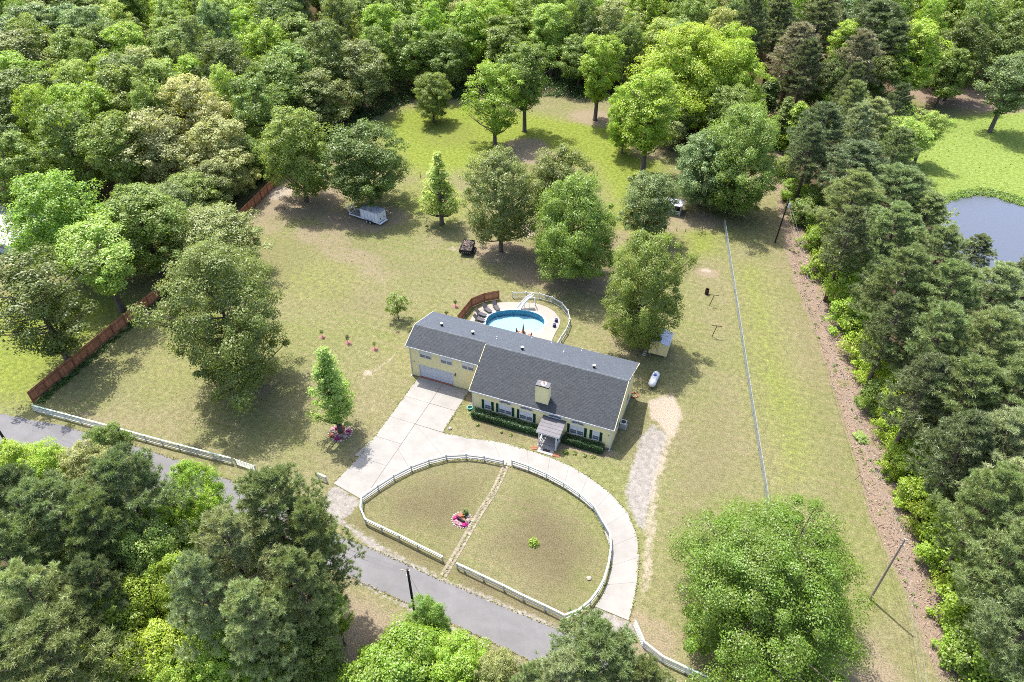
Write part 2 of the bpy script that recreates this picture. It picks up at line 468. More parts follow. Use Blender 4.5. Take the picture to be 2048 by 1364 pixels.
straw = np.maximum.reduce([soft([(1520, 230), (1545, 330), (1565, 470), (1588, 560), (1640, 690), (1690, 850), (1745, 1040), (1810, 1180), (1880, 1364), (2010, 1364), (1930, 1210), (1860, 1040), (1760, 830), (1690, 680), (1630, 530), (1600, 440), (1570, 300), (1550, 200)], 1.2), spot(1900, 190, 14, 8, 1.0), spot(2000, 205, 14, 8, .9)])
litter = np.maximum.reduce([soft(FOREST_BACK, 2.5, True), soft(WOOD_RIGHT, 1.5, True), soft(WOOD_LEFT, 2.5, True), soft(WOOD_FRONT, 2, True)])
gravel = np.maximum.reduce([soft([(1266, 930), (1280, 880), (1302, 845), (1335, 868), (1320, 930), (1303, 1000), (1288, 1060), (1278, 1050), (1256, 1005), (1250, 985)], 1.2), soft([(668, 968), (720, 1002), (700, 1030), (660, 1055), (640, 1010)], .5), soft([(1190, 1214), (1260, 1246), (1275, 1275), (1240, 1290), (1150, 1262)], .5),
    stroke([(640, 1010), (760, 1100), (880, 1162), (1000, 1212), (1140, 1272)], .7, .5, .6), stroke([(670, 1142), (820, 1214), (1040, 1324)], .5, .5, .6)])
sandm = np.maximum.reduce([soft([(1295, 800), (1345, 788), (1366, 830), (1345, 880), (1318, 850), (1300, 835)], .7), stroke([(812, 685), (785, 715), (728, 758)], .16, .3), stroke([(800, 715), (775, 740)], .1, .25, .7),
    stroke([(1340, 870), (1310, 970), (1300, 1060), (1290, 1180)], .6, .7, .75), spot(1412, 541, 1.0, .7, .8), spot(1436, 560, .4, .4, .7), spot(734, 745, .6, .6, .8), spot(745, 672, .6, .3, .6), spot(685, 663, .6, .3, .6), spot(560, 385, 2.5, 3, .9), spot(905, 497, 1.2, .8, .6), spot(1060, 460, 1.5, 3, .9), spot(1405, 1010, 1.2, 1.0, .45), spot(985, 350, 4, 1.5, .4)])
meadow = soft([(1775, 280), (1830, 250), (1900, 235), (2048, 222), (2400, 240), (2400, 470), (2048, 420), (1960, 393), (1890, 400), (1850, 410), (1800, 350)], 2)
zz = np.zeros(XX.shape)
zz += meadow * (rs.rand(*XX.shape) - 0.4) * 0.16 + litter * (rs.rand(*XX.shape) - 0.5) * 0.15 + straw * (rs.rand(*XX.shape) - 0.5) * 0.10
far = np.maximum(0, np.hypot(XX + 30, YY - 30) - 260)
DECK = [(-26.3, 10.35), (-26.3, 17.4), (-26.5, 18.9), (-26.25, 19.95), (-25.7, 20.95), (-24.9, 21.85), (-23.8, 22.7), (-22.45, 23.35), (-20.9, 23.98), (-19.8, 24.3), (-18.6, 24.5), (-17.4, 24.4), (-16.4, 24.15), (-15.4, 23.65), (-14.1, 22.4), (-13.6, 21.3), (-13.45, 20.2), (-13.5, 18.9), (-13.4, 17.0), (-13.2, 10.35)]
idx = np.arange(XX.size).reshape(XX.shape)
q = np.stack([idx[:-1, :-1], idx[:-1, 1:], idx[1:, 1:], idx[1:, :-1]], -1).reshape(-1, 4)
dd = inside_dist(XX, YY, DECK).ravel()
keep = ~((dd[q] > 0.15).all(1))
me = mesh_np('ground', np.stack([XX, YY, zz - far * 0.0], -1).reshape(-1, 3), q[keep], 'mulch')
me.materials.clear()
for nm, ch in (('cover_a', (lush, dry, dirt, straw)), ('cover_b', (litter, gravel, sandm, meadow))):
    at = me.attributes.new(nm, 'FLOAT_COLOR', 'POINT')
    at.data.foreach_set('color', np.clip(np.stack(ch, -1), 0, 1).astype(np.float32).ravel())
def ground_material():
    m, nt = _nodes('ground_cover')
    geo = N(nt, 'ShaderNodeNewGeometry')
    P = geo.outputs['Position']
    n_big = noise(nt, P, 0.05, 3); n_mid = noise(nt, P, 0.28, 4, 0.6); n_small = noise(nt, P, 1.6, 4, 0.65); n_fine = noise(nt, P, 7.0, 3, 0.7)
    mp = N(nt, 'ShaderNodeMapping'); mp.inputs['Rotation'].default_value = (0, 0, math.radians(17)); mp.inputs['Scale'].default_value = (0.06, 1.5, 1)
    nt.links.new(P, mp.inputs[0])
    n_streak = noise(nt, mp.outputs[0], 1.0, 3, 0.6)
    g = mixc(nt, maprange(nt, n_mid, 0.32, 0.68), (0.104, 0.101, 0.047), (0.124, 0.113, 0.064))
    g = mixc(nt, maprange(nt, n_big, 0.40, 0.62, 0, 0.7), g, (0.096, 0.109, 0.036))
    g = mixc(nt, maprange(nt, n_streak, 0.48, 0.70, 0, 0.65), g, (0.135, 0.113, 0.066))
    g = mixc(nt, maprange(nt, n_small, 0.58, 0.75, 0, 0.55), g, (0.131, 0.113, 0.057))
    mw = N(nt, 'ShaderNodeMapping'); mw.inputs['Rotation'].default_value = (0, 0, math.radians(14)); nt.links.new(P, mw.inputs[0])
    wv = N(nt, 'ShaderNodeTexWave', wave_type='BANDS', bands_direction='X'); wv.inputs['Scale'].default_value = 0.27; wv.inputs['Distortion'].default_value = 1.2; wv.inputs['Detail'].default_value = 2.0; wv.inputs['Detail Scale'].default_value = 0.25
    nt.links.new(mw.outputs[0], wv.inputs['Vector'])
    g = mixc(nt, maprange(nt, wv.outputs['Fac'], 0.25, 0.75, 0, 0.10), g, (0.148, 0.138, 0.074))
    speck = noise(nt, P, 2.6, 2, 0.5)
    g = mixc(nt, maprange(nt, speck, 0.68, 0.74, 0, 0.75), g, (0.216, 0.187, 0.130))
    A = N(nt, 'ShaderNodeAttribute', attribute_name='cover_a'); B = N(nt, 'ShaderNodeAttribute', attribute_name='cover_b')
    sa = N(nt, 'ShaderNodeSeparateColor'); nt.links.new(A.outputs['Color'], sa.inputs[0])
    sb = N(nt, 'ShaderNodeSeparateColor'); nt.links.new(B.outputs['Color'], sb.inputs[0])
    jit = math_(nt, 'ADD', math_(nt, 'MULTIPLY', math_(nt, 'SUBTRACT', n_mid, 0.5), 0.5), math_(nt, 'MULTIPLY', math_(nt, 'SUBTRACT', n_small, 0.5), 0.75))
    def layer(base, mask, col, lo=0.25, hi=0.75, amt=1.0):
        f = math_(nt, 'ADD', mask, math_(nt, 'MULTIPLY', jit, math_(nt, 'MINIMUM', math_(nt, 'MULTIPLY', mask, 3.0), 1.0)))
        return mixc(nt, maprange(nt, f, lo, hi, 0, amt, True), base, col)
    two = lambda a, b, n=n_small: mixc(nt, maprange(nt, n, 0.35, 0.65), a, b)
    g = layer(g, sa.outputs[0], two((0.088, 0.118, 0.018), (0.118, 0.134, 0.030)), 0.05, 0.9)
    g = layer(g, sa.outputs[1], two((0.082, 0.066, 0.040), (0.072, 0.063, 0.036)), 0.1, 1.0)
    g = layer(g, sa.outputs[2], two((0.172, 0.142, 0.100), (0.126, 0.102, 0.066)), 0.3, 0.9)
    g = layer(g, sb.outputs[0], two((0.070, 0.050, 0.033), (0.044, 0.037, 0.019)), 0.3, 0.7)
    g = layer(g, A.outputs['Alpha'], two((0.172, 0.132, 0.102), (0.120, 0.090, 0.068)), 0.3, 0.7)
    g = layer(g, math_(nt, 'MULTIPLY', A.outputs['Alpha'], maprange(nt, noise(nt, P, 0.45, 4, .65), 0.5, 0.66)), two((0.087, 0.091, 0.033), (0.113, 0.096, 0.048)), 0.3, 0.8, 0.8)
    g = layer(g, B.outputs['Alpha'], two((0.105, 0.143, 0.028), (0.120, 0.155, 0.045)), 0.3, 0.7)
    g = layer(g, sb.outputs[1], two((0.188, 0.175, 0.160), (0.142, 0.130, 0.116), n_fine), 0.35, 0.65)
    g = layer(g, sb.outputs[2], two((0.245, 0.212, 0.170), (0.180, 0.148, 0.114)), 0.3, 0.8)
    grain = math_(nt, 'MULTIPLY', maprange(nt, n_fine, 0.3, 0.7, 0.52, 1.48), maprange(nt, n_small, 0.3, 0.7, 0.74, 1.26))
    hv = N(nt, 'ShaderNodeHueSaturation'); nt.links.new(g, hv.inputs['Color']); nt.links.new(grain, hv.inputs['Value'])
    b = N(nt, 'ShaderNodeBump'); b.inputs['Strength'].default_value = 0.7; b.inputs['Distance'].default_value = 0.05
    nt.links.new(math_(nt, 'ADD', n_fine, math_(nt, 'MULTIPLY', n_small, 1.2)), b.inputs['Height'])
    p = N(nt, 'ShaderNodeBsdfDiffuse'); nt.links.new(hv.outputs[0], p.inputs[0]); nt.links.new(b.outputs[0], p.inputs['Normal'])
    o = N(nt, 'ShaderNodeOutputMaterial'); nt.links.new(p.outputs[0], o.inputs[0])
    return m
me.materials.append(ground_material())
tag(link('ground', me), kind='structure')

# road: one sheet following the surveyed edges
UP = [(-260, -38), (-150, -29), (-110, -25.6), (-74.3, -22.95), (-65, -21.5), (-55, -20.9), (-46.8, -20.7), (-40, -20.95), (-32, -21.7), (-23.3, -22.75), (-17.5, -23.1), (-11.4, -23.6), (-4.6, -23.95), (2.8, -24.3), (12, -24.9), (25, -25.9), (60, -29), (160, -42)]
WID = [5.6] * 4 + [5.5, 5.3, 5.0, 4.7, 4.3, 3.9] + [3.85, 3.75, 3.8, 4.1, 4.2, 4.2, 4.2, 4.2]
def dense(pts, ws, n=10):
    out = []
    for i in range(len(pts) - 1):
        for k in range(n):
            t = k / n
            out.append((pts[i][0] * (1 - t) + pts[i + 1][0] * t, pts[i][1] * (1 - t) + pts[i + 1][1] * t, ws[i] * (1 - t) + ws[i + 1] * t))
    return out
rng = random.Random(3)
rd = dense(UP, WID)
mb = MB()
for x, y, w in rd:
    mb.v += [(x, y + rng.uniform(-.13, .1), 0.03), (x, y - w / 2, 0.055), (x, y - w + rng.uniform(-.1, .13), 0.03)]
for i in range(len(rd) - 1):
    a = i * 3
    mb.f += [(a + 1, a + 4, a + 3, a), (a + 2, a + 5, a + 4, a + 1)]
tag(mb.build('road', 'road'), kind='structure')

# concrete driveway: slabs with open joints
drive = thing('driveway', (-24, -5, 0), None, None); tag(drive, kind='structure')
MB().prism([(-27.6, 3.0), (-27.6, -11.5), (-28.2, -16.6), (-24.0, -17.5), (-24.0, -5.0), (-20.3, -4.9), (-20.3, 3.0)], 0.0, 0.02).build('joint_bed', 'mortar', drive)
def slab(poly, name='slab', h=0.07, inset=0.018):
    c = np.mean(poly, axis=0)
    P = [tuple(c + (np.array(p) - c) * (1 - inset / max(0.3, np.linalg.norm(np.array(p) - c)))) for p in poly]
    return MB().prism(P, 0.0, h + rng.uniform(-.004, .004)).build(name, 'concrete', drive)
ys = [3.06, -0.95, -4.95, -8.6, -12.3, -17.0]
for i in range(5):
    xl0 = -27.66 if ys[i] > -12 else -27.8
    xl1 = -27.66 if ys[i + 1] > -12 else -28.4
    slab([(xl0, ys[i]), (xl1, ys[i + 1] + (0.1 if i == 4 else 0)), (-24.02, ys[i + 1] - (0.75 if i == 4 else 0)), (-24.02, ys[i])])
slab([(-24.0, 3.06), (-24.0, -.95), (-20.18, -.95), (-20.18, 3.06)])
slab([(-24.0, -.97), (-24.0, -4.95), (-20.18, -4.95), (-20.18, -.97)])
inn = GL([(724, 1004), (757, 982), (788, 961), (823, 944), (858, 930), (893, 921), (933, 918), (968, 922), (1007, 930), (1023, 933), (1057, 943), (1093, 958), (1127, 976), (1158, 998), (1187, 1023), (1206, 1056), (1219, 1095), (1222, 1132), (1213, 1170), (1198, 1202), (1188, 1213)])
outr = [(-24, -17.75), (-24, -15.2), (-24, -12.5), (-24, -9.5), (-24, -7), (-24, -4.98), (-20.2, -5.0)] + GL([ (940, 877), (985, 882), (1010, 887), (1055, 900), (1100, 915), (1138, 931), (1176, 953), (1220, 986), (1255, 1025), (1274, 1072), (1278, 1115), (1274, 1165), (1266, 1209), (1258, 1242)])
for grp in ((0, 3), (3, 5), (5, 8), (8, 10), (10, 11), (11, 12), (12, 13), (13, 14), (14, 15), (15, 16), (16, 17), (17, 18), (18, 20)):
    a, b = grp
    slab(list(outr[a:b + 1]) + list(inn[a:b + 1])[::-1], inset=0.012)

# pond
pond = GL([(1873, 418), (1895, 404), (1925, 396), (1955, 392), (1990, 397), (2020, 406), (2060, 420), (2200, 460), (2300, 560), (2150, 640), (2000, 600), (1930, 545), (1890, 500), (1872, 455)], 0.0)
m_, nt = _nodes('pond_water')
p = N(nt, 'ShaderNodeBsdfPrincipled'); p.inputs['Base Color'].default_value = (0.06, 0.066, 0.085, 1); p.inputs['Roughness'].default_value = 0.07
geo = N(nt, 'ShaderNodeNewGeometry'); b = N(nt, 'ShaderNodeBump'); b.inputs['Strength'].default_value = 0.35; b.inputs['Distance'].default_value = 0.03
nt.links.new(noise(nt, geo.outputs['Position'], 3.5, 3), b.inputs['Height']); nt.links.new(b.outputs[0], p.inputs['Normal'])
o = N(nt, 'ShaderNodeOutputMaterial'); nt.links.new(p.outputs[0], o.inputs[0])
M['pond'] = m_
MBp = MB().prism(pond, 0.1, 0.22)
tag(MBp.build('pond_water', 'pond'), kind='structure')

# flagstone walk
walk = GL([(1014, 926), (1000, 958), (985, 988), (962, 1022), (942, 1056), (922, 1092), (903, 1124), (884, 1156)])
path = thing('stone_path', (*walk[0], 0), None, None); tag(path, kind='structure')
def resample(pts, step):
    P = [np.array(p) for p in pts]; out = [P[0]]; carry = 0
    for a, b in zip(P[:-1], P[1:]):
        L = np.linalg.norm(b - a); t = step - carry
        while t <= L:
            out.append(a + (b - a) * t / L); t += step
        carry = L - (t - step)
    return out
wl = resample(walk, 0.46)
mb = MB()
for i, p in enumerate(wl):
    d = wl[min(i + 1, len(wl) - 1)] - wl[max(i - 1, 0)]; d /= np.linalg.norm(d); s = np.array([-d[1], d[0]])
    w = 0.40 + 0.03 * math.sin(i * 1.7)
    mb.v += [(*(p + s * w), 0.018), (*(p - s * w), 0.018)]
    if i:
        k = len(mb.v); mb.f.append((k - 4, k - 2, k - 1, k - 3))
mb.build('joint_bed', 'mortar', path)
for i in range(len(wl) - 1):
    d = wl[i + 1] - wl[i]; L = np.linalg.norm(d); d = d / L; s = np.array([-d[1], d[0]])
    cut = rng.uniform(-.12, .12)
    for a, b in ((-.41, cut - .02), (cut + .02, .41)):
        c0 = wl[i] + d * L / 2 + d * rng.uniform(-.06, .06)
        w2, l2 = (b - a) / 2, L / 2 - 0.02
        mid = (a + b) / 2
        poly = []
        for k in range(7):
            an = 2 * math.pi * (k + rng.uniform(-.25, .25)) / 7
            rr = rng.uniform(.92, 1.12)
            cx, sy = max(-1, min(1, 1.25 * math.cos(an))), max(-1, min(1, 1.25 * math.sin(an)))
            poly.append(tuple(c0 + s * (mid + w2 * cx * rr * .97) + d * (l2 * sy * rr)))
        MB().prism(poly, 0.0, rng.uniform(.035, .055)).build('stone', 'stone', path)

# ------------------------------------------------------------------ house
LX, XG, YG, WB, OV = -18.25, -28.72, 3.24, 10.30, 0.25
house = thing('house', (-14, 5, 0), 'long yellow two storey house with dark grey shingle roof and attached garage', 'house')
ZE, YE, ZR, YR, ZB, YB = 3.67, -0.22, 6.95, 5.35, 5.28, 10.85
sb_ = (ZB - ZR) / (YB - YR)                      # fall of the back slope
YRG = 5.72; ZRG = ZR + (YRG - YR) * sb_          # garage ridge lies on the same back slope
YGE, ZGE = 2.72, 5.45
sf = (ZR - ZE) / (YR - YE)
sg = (ZRG - ZGE) / (YRG - YGE)
def front_z(y): return ZE + (y - YE) * sf
w = MB()
w.add([(LX, 0, 0), (0, 0, 0), (0, 0, front_z(0) - .16), (LX, 0, front_z(0) - .16)], [(0, 1, 2, 3)])                    # front wall
w.add([(0, 0, 0), (0, WB, 0), (0, WB, ZR + (WB - YR) * sb_ - .16), (0, YR, ZR - .17), (0, 0, front_z(0) - .16)], [(0, 1, 2, 3, 4)])
w.add([(LX, 0, 0), (LX, YG + .3, 0), (LX, YG + .3, 5.3), (LX, YR, ZR - .17), (LX, 0, front_z(0) - .16)], [(4, 3, 2, 1, 0)])
w.add([(0, WB, 0), (XG, WB, 0), (XG, WB, ZR + (WB - YR) * sb_ - .16), (0, WB, ZR + (WB - YR) * sb_ - .16)], [(0, 1, 2, 3)])
w.build('wall', 'yellow', house)
dx0, dx1, dz = -27.47, -22.59, 2.16
w = MB()
zt = ZGE + (YG - YGE) * sg - .16
w.box((XG, YG, 0), (dx0, YG + .25, dz)); w.box((dx1, YG, 0), (LX - .004, YG + .25, dz)); w.box((XG, YG, dz), (LX - .004, YG + .25, zt))
w.add([(XG, YG + .25, 0), (XG, WB, 0), (XG, WB, ZR + (WB - YR) * sb_ - .16), (XG, YRG, ZRG - .17), (XG, YG + .25, zt)], [(4, 3, 2, 1, 0)])
w.build('garage_wall', 'yellow', house)
# roof: decks and shingle courses
def roof_plane(name, p0, ux, vx, L, W, mname='shingle', expo=0.17, tab=0.36):
    """p0 lower left corner, ux along the eave, vx up the slope"""
    p0, ux, vx = Vector(p0), Vector(ux).normalized(), Vector(vx).normalized()
    n = ux.cross(vx).normalized()
    d = MB()
    q = [p0, p0 + ux * L, p0 + ux * L + vx * W, p0 + vx * W]
    d.add([x - n * .10 for x in q] + [x - n * .012 for x in q], [(3, 2, 1, 0), (4, 5, 6, 7), (0, 1, 5, 4), (1, 2, 6, 5), (2, 3, 7, 6), (3, 0, 4, 7)])
    ro = d.build('roof', 'under', house)
    s = MB()
    rows = int(round(W / expo)); ex = W / rows
    for r in range(rows):
        x = -rng.uniform(0, tab) if r % 2 else -rng.uniform(tab * .4, tab)
        while x < L:
            tw = tab * rng.uniform(.75, 1.25)
            a, b = max(0.0, x), min(L, x + tw - .012)
            if b - a > 0.03:
                h = rng.uniform(.014, .030)
                e = p0 + vx * (r * ex) ; up = vx * min(ex * 1.18, W - r * ex)
                A, B_ = e + ux * a, e + ux * b
                s.add([A + n * h, B_ + n * h, B_ + up + n * .004, A + up + n * .004, A, B_], [(0, 1, 2, 3), (4, 5, 1, 0)])
            x += tw
    so = s.build('shingles', mname, ro)
    so['kind'] = 'stuff'
    return ro
XR, XL = OV, LX - .30
XGL = XG - .24
roof_plane('front', (XL, YE, ZE), (1, 0, 0), (0, 1, sf), XR - XL, math.hypot(YR - YE, ZR - ZE))
roof_plane('garage', (XGL, YGE, ZGE), (1, 0, 0), (0, 1, sg), XL - XGL + .15, math.hypot(YRG - YGE, ZRG - ZGE))
roof_plane('back', (0.39, YB, ZB), (-1, 0, 0), (0, -1, -sb_), 0.39 - XL, math.hypot(YB - YR, ZB - ZR) - .01)
roof_plane('back', (XL - .002, YB, ZB), (-1, 0, 0), (0, -1, -sb_), XL - XGL, math.hypot(YB - YRG, ZB - ZRG) - .01)
rg = MB()
for (x0, x1, y, z) in ((XL, XR + .1, YR, ZR), (XGL, XL, YRG, ZRG)):
    x = x0
    while x < x1:
        x2 = min(x1, x + .3)
        rg.add([(x, y - .14, z - .075 + .02), (x2, y - .14, z - .075), (x2, y, z + .03), (x, y, z + .045), (x, y + .14, z - .03 + .02), (x2, y + .14, z - .03)], [(0, 1, 2, 3), (3, 2, 5, 4)])
        x = x2
rg.build('ridge_cap', 'ridge', house)
# fascia, rake boards, gutters
fa = MB()
fa.bar((XL, YE - .02, ZE - .10), (XR, YE - .02, ZE - .10), .04, .20); fa.build('fascia', 'white', house)
MB().bar((XGL, YGE - .02, ZGE - .10), (XL - .02, YGE - .02, ZGE - .10), .04, .18).build('fascia', 'white', house)
MB().bar((0.42, YB + .02, ZB - .10), (XGL, YB + .02, ZB - .10), .04, .18).build('fascia', 'white', house)
MB().bar((XR + .02, YE, ZE - .09), (XR + .02, YR, ZR - .09), .04, .2).bar((XR + .03, YR, ZR - .09), (.41, YB, ZB - .09), .04, .2).build('rake_board', 'yellow', house)
MB().bar((XL - .02, YE, ZE - .09), (XL - .02, YR, ZR - .09), .04, .2).build('rake_board', 'yellow', house)
MB().bar((XGL - .02, YGE, ZGE - .09), (XGL - .02, YRG, ZRG - .09), .04, .2).bar((XGL - .02, YRG, ZRG - .09), (XGL - .02, YB, ZB - .09), .04, .2).build('rake_board', 'white', house)
MB().box((XL, -.2, ZE - .2), (XR, -.003, ZE - .17)).box((XGL, YGE, ZGE - .2), (XL - .05, YG - .003, ZGE - .17)).build('soffit', 'white', house)
for x, y, z, y2 in ((-.06, -.07, ZE - .15, 0), (XG + .05, YG - .07, ZGE - .15, 0)):
    MB().box((x - .05, y - .05, 0.05), (x + .05, y + .05, z)).box((x - .05, y - .3, 0), (x + .05, y, .1)).build('downspout', 'white', house)
for a, b in (((LX - .02, -.03, 0), (LX + .12, -.003, ZE - .2)), ((XG - .015, YG - .03, 0), (XG + .1, YG - .003, ZGE - .2)), ((-.14, -.03, 0), (-.003, -.004, ZE - .2))): MB().box(a, b).build('corner_trim', 'white', house)
MB().box((LX + .02, -.05, 0), (0, -.003, .22)).box((0.003, -.02, 0), (.05, WB, .22)).build('foundation', 'concrete_grey', house)
# windows
def window(x0, x1, z0, z1, y, panes=2, name='window', blind=0.45, shutters=False, mid=True):
    f = MB(); t = .07
    f.box((x0 - t, y - .05, z0 - t), (x0, y - .004, z1 + t)); f.box((x1, y - .05, z0 - t), (x1 + t, y - .004, z1 + t))
    f.box((x0, y - .05, z1), (x1, y - .004, z1 + t)); f.box((x0, y - .065, z0 - t), (x1, y - .004, z0))
    wd = (x1 - x0) / panes
    for k in range(1, panes):
        f.box((x0 + wd * k - .05, y - .046, z0), (x0 + wd * k + .05, y - .004, z1))
    zm = (z0 + z1) / 2
    if mid:
        for k in range(panes):
            f.box((x0 + wd * k + (.05 if k else 0), y - .04, zm - .025), (x0 + wd * (k + 1) - (.05 if k < panes - 1 else 0), y - .004, zm + .025))
    fo = f.build(name, 'white', house)
    for k in range(panes):
        a, b = x0 + wd * k + (.05 if k else 0), x0 + wd * (k + 1) - (.05 if k < panes - 1 else 0)
        if mid:
            MB().box((a, y - .02, z0), (b, y - .006, zm - .025)).build('pane', 'glass', fo)
            MB().box((a, y - .024, zm + .025), (b, y - .006, z1)).build('pane', 'blind', fo)
        else:
            MB().box((a, y - .02, z0), (b, y - .006, z1)).build('pane', 'glass', fo)
        for zc in ((z0 + zm) / 2, (z1 + zm) / 2) if mid else ():
            MB().box((a, y - .032, zc - .012), (b, y - .025, zc + .012)).build('muntin', 'white', fo)
    if shutters:
        for a in (x0 - .42, x1 + .1):
            s = MB().box((a, y - .05, z0 - .1), (a + .32, y - .004, z1 + .1))
            zc = z0
            while zc < z1:
                s.add([(a + .04, y - .055, zc), (a + .28, y - .055, zc), (a + .28, y - .08, zc + .05), (a + .04, y - .08, zc + .05)], [(0, 1, 2, 3)])
                zc += .1
            s.build('shutter', 'shutter', house)
for x0, x1, p_ in ((-16.52, -15.72, 1), (-14.55, -12.94, 2), (-11.74, -10.1, 2), (-5.15, -3.5, 2), (-2.3, -1.55, 1)):
    window(x0, x1, 1.1, 2.42, 0, p_, shutters=True)
for x0, x1 in ((-14.5, -13.0), (-11.7, -10.15), (-8.0, -6.35), (-5.08, -3.52)):
    # half-moon transom under the eave
    n = 14; cx, hw, zb = (x0 + x1) / 2, (x1 - x0) / 2, 2.86
    f = MB(); arc = [(cx + hw * math.cos(math.pi * k / n), zb + .44 * math.sin(math.pi * k / n)) for k in range(n + 1)]
    o_ = [(cx + (hw + .09) * math.cos(math.pi * k / n), zb + .53 * math.sin(math.pi * k / n)) for k in range(n + 1)]
    for k in range(n):
        f.add([(*[arc[k][0]], -.05, arc[k][1]), (arc[k + 1][0], -.05, arc[k + 1][1]), (o_[k + 1][0], -.05, o_[k + 1][1]), (o_[k][0], -.05, o_[k][1]), (o_[k][0], -.004, o_[k][1]), (o_[k + 1][0], -.004, o_[k + 1][1])], [(0, 1, 2, 3), (3, 2, 5, 4)])
    f.box((x0 - .09, -.055, zb - .08), (x1 + .09, -.004, zb))
    for k in (4, 7, 10):
        f.bar((cx, -.03, zb), (arc[k][0], -.03, arc[k][1]), .02, .03)
    fo = f.build('transom_window', 'white', house)
    MB().add([(a, -.016, b) for a, b in arc], [tuple(range(n + 1))]).build('pane', 'glass', fo)
for x0, x1 in ((-27.2, -25.6), (-24.1, -22.55), (-21.02, -19.48)):
    window(x0, x1, 3.74, 4.66, YG, 2)
def side_window(y0, y1, z0, z1):
    f = MB(); t = .07
    for a, b in (((.004, y0 - t, z0 - t), (.05, y0, z1 + t)), ((.004, y1, z0 - t), (.05, y1 + t, z1 + t)), ((.004, y0, z1), (.05, y1, z1 + t)), ((.004, y0, z0 - t), (.06, y1, z0))):
        f.box(a, b)
    fo = f.build('window', 'white', house)
    MB().box((.006, y0, z0), (.022, y1, z1)).build('pane', 'glass', fo)
side_window(2.3, 3.1, 1.2, 2.4); side_window(7.4, 8.2, 1.2, 2.4)
# garage door
gd = MB()
for k in range(4):
    z0, z1 = .04 + k * (dz - .05) / 4, .04 + (k + 1) * (dz - .05) / 4 - .012
    gd.box((dx0 + .01, YG + .10, z0), (dx1 - .01, YG + .15, z1))
    for j in range(8):
        a = dx0 + .1 + j * (dx1 - dx0 - .14) / 8
        gd.box((a, YG + .088, z0 + .09), (a + .48, YG + .0995, z1 - .09))
gdo = gd.build('garage_door', 'door_white', house)
tr = MB()
tr.box((dx0 - .12, YG - .035, 0), (dx0, YG - .004, dz + .14)); tr.box((dx1, YG - .035, 0), (dx1 + .12, YG - .004, dz + .14)); tr.box((dx0, YG - .035, dz), (dx1, YG - .004, dz + .14))
tr.build('door_trim', 'white', house)
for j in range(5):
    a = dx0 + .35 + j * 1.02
    MB().box((a, YG + .08, dz - .16), (a + .55, YG + .0985, dz - .06)).build('trim_shadow', 'glass', gdo)  # dark strips stand in for shade below the door's scalloped top trim
MB().box((dx0 - .1, YG - .16, .0705), (dx1 + .1, YG + .09, .10)).build('threshold', 'brick', house)
for xx in (-22.12,):
    l = MB().box((xx - .05, YG - .12, 2.3), (xx + .05, YG - .004, 2.4)).lathe((xx, YG - .14, 1.98), [(.05, 0), (.09, .08), (.09, .28), (.03, .38)], 8)
    l.build('wall_lamp', 'black', house)
for xx, yy, zz_ in ((XG + .55, YG, 2.5), (-.38, 0, 2.35)):
    MB().box((xx - .06, yy - .1, zz_), (xx + .06, yy - .004, zz_ + .16)).build('wall_fixture', 'concrete_grey', house)
# chimney chase with metal cap
cx0, cx1, cy0, cy1 = -9.97, -8.31, .51, 1.42
ch = MB().box((cx0, cy0, 3.9), (cx1, cy1, 6.82)).build('chimney', 'yellow', house)
MB().box((cx0 - .04, cy0 - .04, 6.821), (cx1 + .04, cy1 + .04, 6.93)).build('chimney_band', 'black', ch)
cp = MB().box((cx0 - .02, cy0 - .02, 6.9305), (cx1 + .02, cy1 + .02, 6.97))
cp.build('chimney_cap', 'porch_roof', ch)
MB()._lathe((-9.1, .99, 6.9705), [(.38, 0), (.38, .05), (.22, .07), (.2, .2), (.02, .22)], 14).build('flue_collar', 'coping', ch)
MB()._lathe((-9.1, .99, 7.1906), [(.16, 0), (.16, .05), (.02, .06)], 12).build('flue_top', 'brick', ch)
for a, b in (((cx0 - .02, cy0 - .02, 3.9), (cx0 + .06, cy0 - .004, 6.8)), ((cx1 - .06, cy0 - .02, 3.9), (cx1 + .02, cy0 - .004, 6.8))):
    MB().box(a, b).build('corner_board', 'yellow', ch)
# roof vents
for x, y in ((-25.74, 7.17), (-21.17, 7.10), (-13.89, 6.27), (-4.4, 6.31)):
    z = ZR + (y - YR) * sb_
    v = MB()._lathe((x, y, z - .1), [(.17, 0), (.17, .52)], 14).build('roof_vent', 'black', house)
    MB()._lathe((x, y, z + .4205), [(.20, 0), (.21, .06), (.13, .10), (.02, .11)], 14).build('vent_cap', 'silver', v)
for x, y in ((-17.96, 7.6), (-14.11, 10.5), (-11.3, 10.4), (-9.07, 8.6), (-7.15, 10.4)):
    z = ZR + (y - YR) * sb_
    v = MB()._lathe((x, y, z - .05), [(.13, .02), (.09, .09), (.06, .1), (.05, .34)], 10).build('vent_pipe', 'silver', house)
